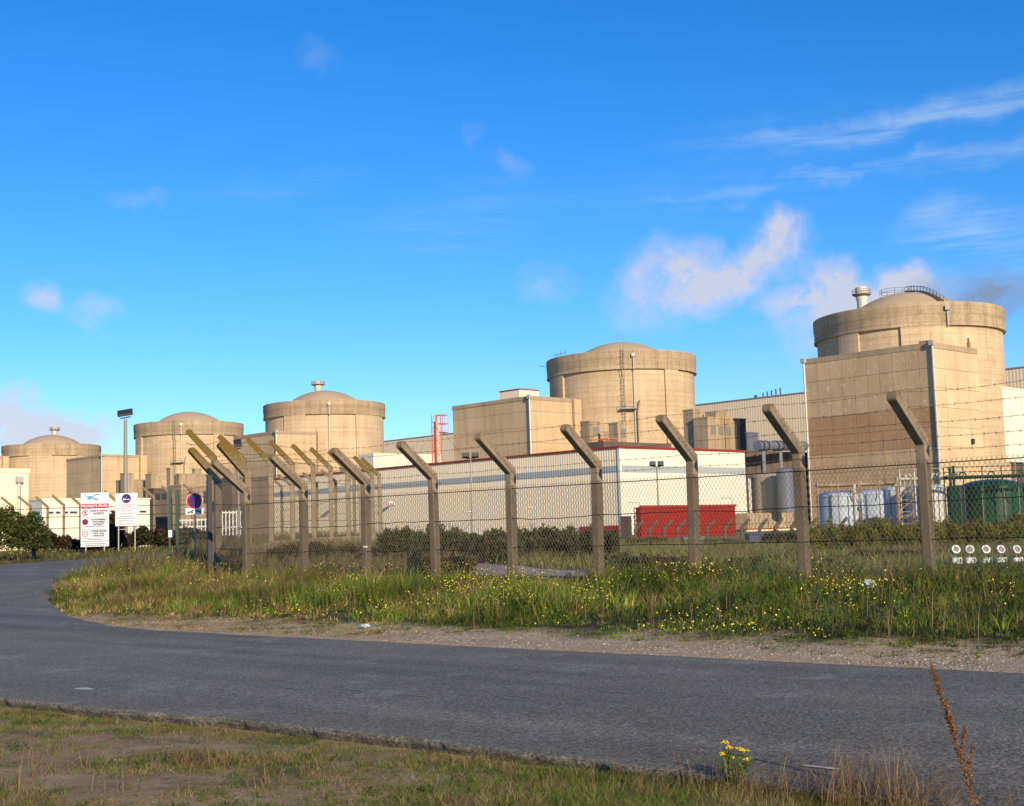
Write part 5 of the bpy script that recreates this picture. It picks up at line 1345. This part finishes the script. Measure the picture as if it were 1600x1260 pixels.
def tube_stems(name, X, Y, h, r, lean, cols, label=None):
    return blades(name, X, Y, h, r, lean, cols, 'grass', label)

# verge: thick turf, then tall mixed grass up to the fence
def d1(x, y, q, p, px):
    qs = 13.72 + 1.3 * sst(px, 400, 900) + 1.5 * (fbm(x * .55 + 3, y * .55) - .5) * sst(px, 400, 800) - .45 * sst(px, 900, 1300)
    return sst(q, qs, qs + .4) * (.6 + .4 * (fbm(x * .9, y * .9) > .45))
x, y, q, p, px = samp(24000, -38, 14, 13.8, 23.4, d1)
n = len(x); k = sst(q, 15.2, 18.5) * (1 - .55 * ((px > 730) & (px < 930) & (q > 19))); f = fbm(x * .5 + 5, y * .5)
hts = (.06 + .34 * k * (.25 + 1.15 * sst(f, .25, .75))) * rng.uniform(.55, 1.35, n)
dry = sst(fbm(x * .35 + 9, y * .35 + 2) + .12 * sst(-px, -700, -150) - .12 * sst(px, 900, 1200), .50, .62)
isdry = rng.uniform(0, 1, n) < dry * .42 + .08 + .35 * (1 - sst(q, 15.3, 16.6)) * (px < 700)
cols = np.where(isdry[:, None], pal(n, [(.29, .20, .08), (.24, .155, .065), (.35, .26, .11), (.18, .11, .055)]), pal(n, [(.115, .165, .02), (.08, .13, .015), (.18, .195, .03), (.11, .145, .027)], jit=.35))
cols = cols * (.7 + .8 * sst(fbm(x * 1.1 + 70, y * 1.1), .3, .7))[:, None]
blades('verge_grass', x, y, hts, rng.uniform(.009, .017, n), rng.uniform(.3, 1.3, n), cols * np.where(px > 1050, .8, 1.0)[:, None], tuft=(13, .06), label='tall mixed green and straw coloured grass on the verge below the fence', cat='grass')
# broad leafy weeds on the right of the verge and clumps along the fence
cl = []
x, y, q, p, px = samp(1500, -30, 14, 16.2, 22.6, lambda x, y, q, p, px: (.25 + .75 * sst(px, 850, 1200)) * sst(fbm(x * .6 + 3, y * .6 + 8), .42, .6))
P_, C_ = [], []
for i in range(len(x)):
    m_ = 46; hh_ = random.uniform(.22, .62) * (1.0 if px[i] > 1050 else .65); base = hgt(x[i], y[i]); lx, ly = random.uniform(-.15, .15), random.uniform(-.15, .15)
    t = rng.uniform(.1, 1, m_); a = rng.uniform(0, 6.28, m_); rr = .10 * (1.1 - t) + .02
    P_.append(np.stack([x[i] + lx * t + rr * np.cos(a), y[i] + ly * t + rr * np.sin(a), base + hh_ * t], 1))
    c0 = random.choice([(.05, .11, .016), (.065, .13, .025), (.045, .08, .025), (.09, .12, .035), (.10, .11, .05)]); C_.append(np.array([c0]) * rng.uniform(.7, 1.4, (m_, 1)))
P_ = np.concatenate(P_); C_ = np.concatenate(C_)
o = leaves(P_, rng.uniform(.018, .045, len(P_)), C_, 'leafy_weeds', 'leaf', aspect=.22, updir=(0, 0, .9), kind='stuff'); tag(o, 'dense leafy green weeds at the foot of the near fence', 'weeds')
# yellow flowers
def flowers(name, x, y, z0, r, cols, label, cat='wildflowers'):
    n = len(x); P = np.stack([x, y, z0], 1); V, T, Cc = [], [], []
    m_ = 6; ang = np.arange(m_) * 2 * np.pi / m_; nrm = rng.normal(size=(n, 3)) * .45 + np.array([.1, -.55, .75]); nrm /= np.linalg.norm(nrm, axis=1)[:, None]
    a = np.cross(nrm, [0, 0, 1.0]) + 1e-3; a /= np.linalg.norm(a, axis=1)[:, None]; b = np.cross(nrm, a)
    ring = P[:, None] + (a[:, None] * np.cos(ang)[None, :, None] + b[:, None] * np.sin(ang)[None, :, None]) * (r[:, None, None] * rng.uniform(.75, 1.1, (n, m_, 1)))
    cen = (P - nrm * (r * .35)[:, None])[:, None]
    V = np.concatenate([cen, ring], 1).reshape(-1, 3); base = np.arange(n)[:, None] * (m_ + 1)
    T = np.concatenate([np.stack([base[:, 0], base[:, 0] + 1 + j, base[:, 0] + 1 + (j + 1) % m_], 1) for j in range(m_)])
    o = npmesh(name, V, T, None, 'petal', np.repeat(cols, m_ + 1, 0), None, 'stuff'); tag(o, label, cat); return o
x, y, q, p, px = samp(24000, -36, 14, 15.8, 23.2, lambda x, y, q, p, px: sst(fbm(x * .8 + 31, y * .8 + 12), .50, .64) * 1.6 * (.35 + .65 * sst(px, 400, 1000)) * .8 * (1 - .5 * sst(px, 1250, 1500)))
k = sst(q, 15.2, 18.5); n = len(x); hz = (.08 + .27 * k) * rng.uniform(.5, 1.5, n)
blades('flower_stems', x, y, hz, .006 + 0 * x, .05 + 0 * x, pal(n, [(.05, .09, .02)]), label='thin green stems of the yellow wildflowers on the verge', cat='stems')
flowers('yellow_wildflowers', x, y, hgt(x, y) + hz, rng.uniform(.006, .015, n), pal(n, [(.75, .60, .02), (.80, .68, .08), (.65, .50, .02)], jit=.12), 'small bright yellow wildflowers scattered over the grass verge')
x, y, q, p, px = samp(70, -36, 14, 16.5, 22.0, lambda x, y, q, p, px: sst(fbm(x * .9 + 3, y * .9 + 52), .45, .6))
flowers('white_wildflowers', x, y, hgt(x, y) + .32, rng.uniform(.008, .013, len(x)), pal(len(x), [(.7, .7, .6)]), 'few small white wildflowers among the weeds')
# reddish and straw seed stalks
x, y, q, p, px = samp(3600, -36, 14, 15.8, 23.0, lambda x, y, q, p, px: sst(fbm(x * .4 + 9, y * .4 + 2) + .15 * sst(-px, -700, -150), .42, .6))
n = len(x); blades('seed_stalks', x, y, rng.uniform(.3, .75, n), rng.uniform(.006, .011, n), rng.uniform(.05, .3, n), pal(n, [(.25, .15, .08), (.30, .21, .11), (.17, .08, .05)]), label='brown and straw seed stalks standing above the verge grass', cat='stalks')

# enclosure and field behind the fence
def fieldpts(n, x0, x1, y0, y1, dens):
    x = rng.uniform(x0, x1, n); y = rng.uniform(y0, y1, n); px, py = projn(x, y, hgt(x, y)); ok = (qof(x, y) > 22.2) & (px > -40) & (px < 1660) & ~inpoly(x, y, PATH) & ~inpoly(x, y, SIDE)
    ok &= rng.uniform(0, 1, n) < dens(x, y, px); return x[ok], y[ok], px[ok]
x, y, px = fieldpts(150000, -16, 34, 22, 72, lambda x, y, px: .8 * (1 - .6 * sst(y, 40, 70)))
n = len(x); f = fbm(x * .25, y * .25 + 4); isdry = rng.uniform(0, 1, n) < np.where(px < 760, .55, .12) + .45 * sst(f, .55, .68)
cols = np.where(isdry[:, None], pal(n, [(.16, .115, .06), (.12, .08, .05), (.20, .15, .08)]), pal(n, [(.19, .205, .06), (.14, .165, .045), (.24, .235, .08)]))
hts = np.where((px > 1430) & (y < 35), .07, 1) * np.where((px > 720) & (px < 940) & (y < 38), .25, 1) * np.where(px < 760, .55, .42) * rng.uniform(.4, 1.25, n) * (.5 + f)
blades('field_grass', x, y, hts, rng.uniform(.015, .035, n), rng.uniform(.2, .9, n), cols, label='rough dull green field grass behind the near fence', cat='grass')
# left verge beyond the side road
xx = rng.uniform(-45, -10, 60000); yy = rng.uniform(40, 100, 60000); px, py = projn(xx, yy, hgt(xx, yy)); ok = (px > -40) & (px < 345) & ~inpoly(xx, yy, SIDE) & (py < 885) & (qof(xx, yy) > 15)
x, y = xx[ok], yy[ok]; n = len(x); f = fbm(x * .3, y * .3)
blades('far_verge_grass', x, y, .28 * rng.uniform(.4, 1.3, n) * (.5 + f), rng.uniform(.02, .045, n), rng.uniform(.2, .8, n), np.where((rng.uniform(0, 1, n) < .45)[:, None], pal(n, [(.20, .14, .06), (.15, .11, .05)]), pal(n, [(.06, .085, .02), (.085, .10, .03)])), label='rough grass along the side road below the white signs', cat='grass')
flowers('far_yellow_flowers', x[:500], y[:500], hgt(x[:500], y[:500]) + .20, rng.uniform(.016, .03, 500), pal(500, [(.6, .48, .03)]), 'yellow flowers in the grass by the side road')

# shrubs
def shrub(name, label, cat, px, pyb, pyt, D, wpx, cols, n=2500, leaf=.07, lumps=6, depth=.8, group=None, asp=.5):
    c = at(px, pyb, D); g0 = H(c.x, c.y); zt = at(px, pyt, D).z; w = wpx / F_PX * D / 2; h = max(.3, zt - g0)
    t = thing(name, label, cat, (c.x, c.y, g0), 0, group); Ps, Cs = [], []
    for i in range(lumps):
        u = (i + .5) / lumps * 2 - 1; hh_ = h * random.uniform(.78, 1.05) * (1 - .22 * abs(u) ** 3); lw = w / lumps * random.uniform(1.3, 2.0)
        m_ = n // lumps; P = shell(m_, (u * (w - lw * .5), random.uniform(-.25, .25) * depth, hh_ * .40), (lw, depth * random.uniform(.7, 1.1), hh_ * .62), .35, .25); P[:, 2] = np.maximum(P[:, 2], .02)
        Ps.append(P); Cs.append(np.array([random.choice(cols)]) * rng.uniform(.6, 1.35, (m_, 1)))
    P = np.concatenate(Ps); Cc = np.concatenate(Cs)
    leaves(P, rng.uniform(.6, 1.3, len(P)) * leaf, Cc, 'foliage', 'leaf', t, aspect=asp)
    mb = MB()
    for i in range(lumps * 2):
        u = random.uniform(-.9, .9); mb.tube([(u * w, 0, -.1), (u * w + random.uniform(-.2, .2), random.uniform(-.2, .2), h * .55), (u * w + random.uniform(-.4, .4), random.uniform(-.3, .3), h * .98)], .02, 4, .006)
    mb.build('stems', 'bark', t, kind='stuff'); return t
DKG = [(.06, .075, .02), (.075, .08, .024), (.09, .075, .03), (.05, .06, .018)]
OLV = [(.17, .175, .025), (.13, .15, .022), (.20, .18, .03), (.13, .12, .022)]
BRN = [(.055, .045, .018), (.07, .05, .022), (.04, .045, .014), (.05, .03, .018)]
G1 = 'dark scrub bushes behind the near fence'
for i, (px_, yt_, w_, lab) in enumerate(((628, 822, 70, 'dark scrub bush just right of the last golden fence posts'), (700, 817, 90, 'dark scrub bush below the twin floodlight mast'), (775, 824, 80, 'dark scrub bush behind the fence post right of the twin mast'), (850, 816, 100, 'tallest dark scrub bush in the middle of the fence line'), (925, 824, 80, 'dark scrub bush left of the workshop corner'))):
    shrub('scrub_bush', lab, 'bush', px_, 880, yt_, 44 + i % 2 * 2, w_ * 1.08, DKG, 5200, .06, 7, 1.6, G1)
G2 = 'low olive hedge in front of the tanks'
for i, (px_, yt_, w_) in enumerate(((1300, 816, 90), (1375, 809, 95), (1450, 812, 95), (1525, 809, 95), (1600, 803, 95))):
    shrub('olive_hedge', ['olive hedge bush in front of the leftmost blue tank', 'olive hedge bush in front of the narrow blue tank', 'olive hedge bush in front of the white tank', 'olive hedge bush in front of the big green tank', 'olive hedge bush at the right picture edge'][i], 'hedge', px_, 858, yt_, 47, w_, OLV, 6000, .045, 9, 1.2, G2)
G3 = 'dark hedge along the left perimeter'
for i, (px_, yt_, w_, lab) in enumerate(((75, 832, 70, 'dark hedge piece left of the tall white sign'), (150, 838, 80, 'dark hedge piece behind the tall white sign'), (232, 823, 80, 'dark hedge piece right of the notice board'), (300, 824, 90, 'dark hedge piece below the no parking sign'), (178, 800, 30, 'upright bush between the two white signs'))):
    shrub('perimeter_hedge', lab, 'hedge', px_, 868, yt_, 78, w_, BRN, 3800, .10, 6, 1.2, G3)
shrub('roadside_bush', 'large brown-green bush at the left picture edge by the side road', 'bush', 8, 875, 793, 62, 115, [(.08, .10, .022), (.11, .085, .03), (.07, .09, .02), (.055, .07, .018)], 9000, .085, 6, 1.8)
for px_, pyb_, yt_, D_, w_, cc, lab in ((1030, 900, 862, 31, 130, [(.09, .065, .035), (.07, .055, .03), (.06, .065, .025)], 'brown low scrub mound behind the fence left of centre right'), (1390, 880, 856, 38, 120, [(.12, .09, .05), (.09, .075, .04)], 'brown low scrub mound in the field before the hedge'), (1110, 858, 842, 66, 110, DKG, 'dark scrub at the foot of the red shed'), (1010, 856, 838, 66, 70, DKG, 'dark scrub below the workshop corner'), (1088, 905, 880, 27, 60, [(.05, .11, .015), (.06, .12, .02)], 'bright green leafy shrub behind the fence near a post'), (470, 875, 845, 44, 110, BRN, 'brown brush inside the corner enclosure left'), (560, 878, 850, 46, 100, BRN, 'brown brush inside the corner enclosure right'), (690, 893, 858, 33, 110, [(.09, .08, .03), (.07, .07, .02)], 'yellowish weeds left of the inner path'), (1225, 852, 826, 60, 70, DKG, 'dark scrub left of the first blue tank'), (960, 895, 862, 34, 60, [(.10, .11, .04), (.08, .10, .03)], 'yellow-green weeds right of the inner path'), (1180, 890, 866, 34, 90, [(.13, .15, .04), (.10, .12, .035)], 'rough light green weeds between two right fence posts'), (1300, 895, 868, 32, 80, [(.14, .14, .05), (.10, .12, .035)], 'rough olive weeds in front of the low olive hedge')):
    shrub('scrub_mound', lab, 'bush', px_, pyb_, yt_, D_, w_, cc, 2600, .05, 5, .8)

# foreground turf and tufts
def d2(x, y, q, p, px):
    e = near_edge(p); ok = q < e - .03
    f = fbm(x * 1.1 + 2, y * 1.1 + 7); g_ = sst(f + .32 * sst(px, 450, 1050) + .12 * sst(q, 6.3, 6.9), .37, .52)
    return ok * np.maximum(.10 + .90 * g_, .75 * sst(q, e - .55, e - .15) * (fbm(x * 2, y * 2) > .42))
x, y, q, p, px = samp(68000, -16, 6, 3.6, 7.6, d2)
n = len(x); f = fbm(x * 1.5, y * 1.5 + 3)
isdry = rng.uniform(0, 1, n) < .22 + .5 * sst(f, .55, .7)
cols = np.where(isdry[:, None], pal(n, [(.27, .19, .09), (.21, .135, .07), (.33, .24, .12)]), pal(n, [(.11, .165, .02), (.075, .125, .016), (.16, .185, .035)]))
blades('foreground_grass', x, y, (.02 + .10 * f * rng.uniform(.3, 1.4, n)) * (.8 + 1.0 * sst(px, 500, 1150)), rng.uniform(.003, .006, n), rng.uniform(.4, 1.5, n), cols, tuft=(10, .022), label='short patchy grass on sandy soil in the foreground', cat='grass')
# tufts of long straw
def tuft(px, py, n, h, cols, spread=.09, lean=1.0):
    h *= 1.25
    c = ground(px, py); a = rng.normal(0, spread, (n, 2)); return c.x + a[:, 0], c.y + a[:, 1], rng.uniform(.35, 1, n) * h, rng.uniform(.15, lean, n) ** 1.2, pal(n, cols)
T = []
for a in ((300, 1195, 90, .26), (340, 1200, 60, .24), (255, 1165, 30, .2), (50, 1130, 30, .14), (60, 1215, 50, .25), (10, 1240, 30, .3), (120, 1205, 20, .2), (1090, 1235, 40, .35), (1120, 1245, 50, .4), (1060, 1225, 30, .25), (1330, 1262, 110, .42), (1290, 1268, 60, .36), (1395, 1270, 90, .46), (1250, 1262, 40, .3), (1440, 1275, 60, .35), (980, 1225, 30, .2), (900, 1215, 30, .18), (610, 1165, 22, .14), (490, 1200, 30, .18), (740, 1205, 25, .16), (560, 1240, 30, .2), (860, 1245, 40, .25), (1180, 1255, 40, .3), (1540, 1290, 50, .34), (1225, 1258, 70, .34), (1310, 1275, 90, .44), (1365, 1282, 110, .46), (1420, 1290, 90, .46), (1140, 1262, 60, .3), (1000, 1250, 50, .24), (420, 1225, 40, .2), (180, 1240, 40, .22), (90, 1180, 30, .16)):
    T.append(tuft(a[0], a[1], a[2], a[3], [(.27, .18, .08), (.22, .14, .06), (.32, .23, .11), (.16, .09, .045)]))
x, y, h_, le, cc = (np.concatenate(v) for v in zip(*T))
blades('straw_tufts', x, y, h_, rng.uniform(.003, .005, len(x)), le, cc, label='tufts of long dry straw stalks in the foreground grass', cat='grass', windy=(.5, .0))
x, y, q, p, px = samp(4500, -16, 6, 3.6, 7.1, lambda x, y, q, p, px: (q < near_edge(p) - .1) * (.06 + .3 * sst(px, 600, 1100)))
n = len(x); blades('thin_stalks', x, y, rng.uniform(.12, .34, n), .0026 + 0 * x, rng.uniform(.05, .5, n), pal(n, [(.26, .18, .09), (.15, .07, .04), (.10, .12, .03)]), label='single thin brown stalks rising from the foreground grass', cat='stalks')
x, y, q, p, px = samp(16000, -16, 6, 3.6, 7.3, lambda x, y, q, p, px: (q < near_edge(p) - .08) * (.25 + .6 * sst(fbm(x * 2, y * 2 + 9), .4, .6)))
n = len(x); blades('matted_dead_stems', x, y, rng.uniform(.03, .07, n), .0035 + 0 * x, rng.uniform(1.5, 3.0, n), pal(n, [(.30, .22, .12), (.20, .14, .075), (.12, .08, .045)]), label='matted dead stems lying on the foreground soil', cat='dead stems', droop=.2)
# leafy rosettes of the foreground
x, y, q, p, px = samp(1300, -16, 6, 3.8, 7.0, lambda x, y, q, p, px: (q < near_edge(p) - .06) * sst(fbm(x * 1.1 + 2, y * 1.1 + 7) + .25 * sst(px, 500, 1100), .48, .62) * .5)
P_ = np.concatenate([np.stack([x[i] + rng.normal(0, .028, 22), y[i] + rng.normal(0, .028, 22), hgt(x[i], y[i]) + rng.uniform(.0, .045, 22)], 1) for i in range(len(x))])
o = leaves(P_, rng.uniform(.008, .02, len(P_)), pal(len(P_), [(.04, .08, .015), (.055, .10, .02), (.05, .07, .02), (.10, .09, .03)]), 'low_leafy_herbs', 'leaf', aspect=.45, kind='stuff'); tag(o, 'low leafy herbs in the foreground turf', 'herbs')

# small stones on the gravel shoulder and scattered chips
def stones(name, x, y, s, cols, label, zo=0.0):
    n = len(x); d = np.array([(1, 0, 0), (0, 1, 0), (-1, 0, 0), (0, -1, 0), (0, 0, 1), (0, 0, -.5)], float)
    V = (np.stack([x, y, hgt(x, y) + zo], 1)[:, None] + d[None] * (s[:, None, None] * rng.uniform(.6, 1.3, (n, 6, 1))) * np.array([1, 1, .6]))
    t = np.array([(0, 1, 4), (1, 2, 4), (2, 3, 4), (3, 0, 4), (1, 0, 5), (2, 1, 5), (3, 2, 5), (0, 3, 5)]); T_ = (np.arange(n)[:, None, None] * 6 + t[None]).reshape(-1, 3)
    o = npmesh(name, V.reshape(-1, 3), T_, None, 'straw', np.repeat(cols, 6, 0), None, 'stuff'); tag(o, label, 'gravel')
x, y, q, p, px = samp(26000, -22, 14, 13.75, 16.0, lambda x, y, q, p, px: (.1 + .9 * sst(px, 350, 620)) * (1 - sst(q, 14.4, 15.9)) * (.25 + .75 * sst(fbm(x * 1.3, y * 1.3), .42, .6)))
stones('gravel_stones', x, y, rng.uniform(.006, .022, len(x)), pal(len(x), [(.30, .26, .21), (.40, .36, .31), (.18, .15, .12), (.24, .2, .15)]), 'loose pale gravel stones along the far road edge')
x, y, q, p, px = samp(2600, -14, 5, 4, 7.0, lambda x, y, q, p, px: (q < near_edge(p) - .03) * .6)
stones('foreground_stones', x, y, rng.uniform(.003, .011, len(x)), pal(len(x), [(.30, .26, .21), (.2, .16, .12)]), 'tiny stones in the sandy foreground soil')
# clods of verge grass creeping over the gravel
x, y, q, p, px = samp(16000, -24, 14, 14.0, 15.6, lambda x, y, q, p, px: sst(fbm(x * 1.6 + 40, y * 1.6), .58, .66))
n = len(x); blades('shoulder_grass', x, y, .05 * rng.uniform(.4, 1.4, n), rng.uniform(.007, .012, n), rng.uniform(.3, 1.2, n), pal(n, [(.06, .085, .015), (.09, .085, .03), (.16, .12, .06)]), label='thin grass patches creeping onto the gravel shoulder', cat='grass')

# dock, ragwort and white flower in the foreground
def dock():
    c = ground(1532, 1302); T_ = at(1455, 1040, c.y + .1); g0 = H(c.x, c.y); t = thing('dock_plant', 'tall rusty brown dock seed stalk at the lower right', 'plant', (c.x, c.y, g0))
    tip = T_ - Vector((c.x, c.y, g0)); pts = [Vector((0, 0, -.02)), tip * .35 + Vector((.015, 0, 0)), tip * .7 + Vector((.012, 0, 0)), tip]
    mb = MB(); mb.tube(pts, .0045, 5, .0015); mb.build('stem', mat('dock_stem', (.22, .10, .05), .8), t)
    def along(u):
        k = min(2, int(u * 3)); return pts[k].lerp(pts[k + 1], u * 3 - k)
    P, n = [], 1150
    for i in range(n):
        u = random.random() ** .8 * .85 + .15; b0 = along(u); cl_ = .6 + .4 * math.sin(u * 70); s = .020 * (1.1 - u) * cl_ + .004
        P.append(b0 + Vector((random.gauss(0, s), random.gauss(0, s), random.gauss(0, .012))))
    sb = [(along(.42), Vector((.035, 0, .17))), (along(.55), Vector((-.03, 0, .13))), (along(.3), Vector((.05, .02, .17)))]
    mb = MB()
    for b0, d in sb:
        mb.tube([b0, b0 + d * .5 + Vector((d.x * .2, 0, 0)), b0 + d], .003, 4, .001)
        for i in range(170): u = random.random(); P.append(b0 + d * u + Vector((random.gauss(0, .007), random.gauss(0, .007), 0)))
    mb.build('side_branch', mat('dock_branch', (.2, .09, .05), .8), t)
    P = np.array([tuple(v) for v in P]); leaves(P, rng.uniform(.004, .009, len(P)), pal(len(P), [(.20, .085, .03), (.26, .12, .045), (.15, .06, .025), (.30, .16, .06)]), 'seeds', 'leaf', t, aspect=.7)
dock()
def ragwort():
    c = ground(1147, 1243); g0 = H(c.x, c.y); t = thing('ragwort_plant', 'yellow ragwort plant with two flower heads at the near road edge', 'plant', (c.x, c.y, g0))
    mb = MB(); heads = []
    for px_, py_ in ((1133, 1160), (1139, 1168), (1156, 1171), (1165, 1174), (1143, 1184), (1168, 1186), (1128, 1178)):
        T_ = at(px_, py_, c.y) - Vector((c.x, c.y, g0)); mb.tube([(random.uniform(-.01, .01), 0, -.02), (T_.x * .6, 0, T_.z * .55), tuple(T_)], .004, 5, .002); heads.append(T_)
    mb.build('stem', mat('ragwort_stem', (.06, .10, .02), .6), t)
    P = []
    for h_ in heads:
        for i in range(60): u = random.random(); P.append((h_.x * u + random.gauss(0, .022), random.gauss(0, .022), h_.z * u * .92))
    P = np.array(P); leaves(P, rng.uniform(.012, .028, len(P)), pal(len(P), [(.09, .16, .025), (.12, .18, .04)]), 'leaves', 'leaf', t, aspect=.35)
    mbs = []
    for h_ in heads:
        fl = MB()
        for i in range(13):
            a = random.uniform(0, 6.28); r_ = random.uniform(0, .028); x_, y_, z_ = h_.x + r_ * math.cos(a), r_ * math.sin(a), h_.z + random.uniform(-.006, .008)
            fl.lathe([(.0085, 0), (.007, .004), (.001, .006)], 7, (x_, y_, z_)); fl.lathe([(.003, -.006), (.0085, 0)], 7, (x_, y_, z_))
        fl.build('flower_head', mat('ragwort_yellow', (.62, .42, .01), .6), t)
ragwort()
for px_, py_, lab in ((698 / 2 + 800 - 5, 1253, 'white clover flower head at the bottom edge, left one'), (738 / 2 + 800, 1254, 'white clover flower head at the bottom edge, right one')):
    c = ground(px_, py_ + 14); g0 = H(c.x, c.y); t = thing('clover_flower', lab, 'flower', (c.x, c.y, g0)); hz = at(px_, py_, c.y).z - g0
    mb = MB(); mb.tube([(0, 0, -.01), (.004, 0, hz)], .002, 5); mb.build('stem', 'green', t)
    d = shell(90, (0, 0, hz), (.011, .011, .011), .1, .6); leaves(d, .005, pal(90, [(.6, .56, .5)], jit=.1), 'petals', 'petal', t, aspect=.5)
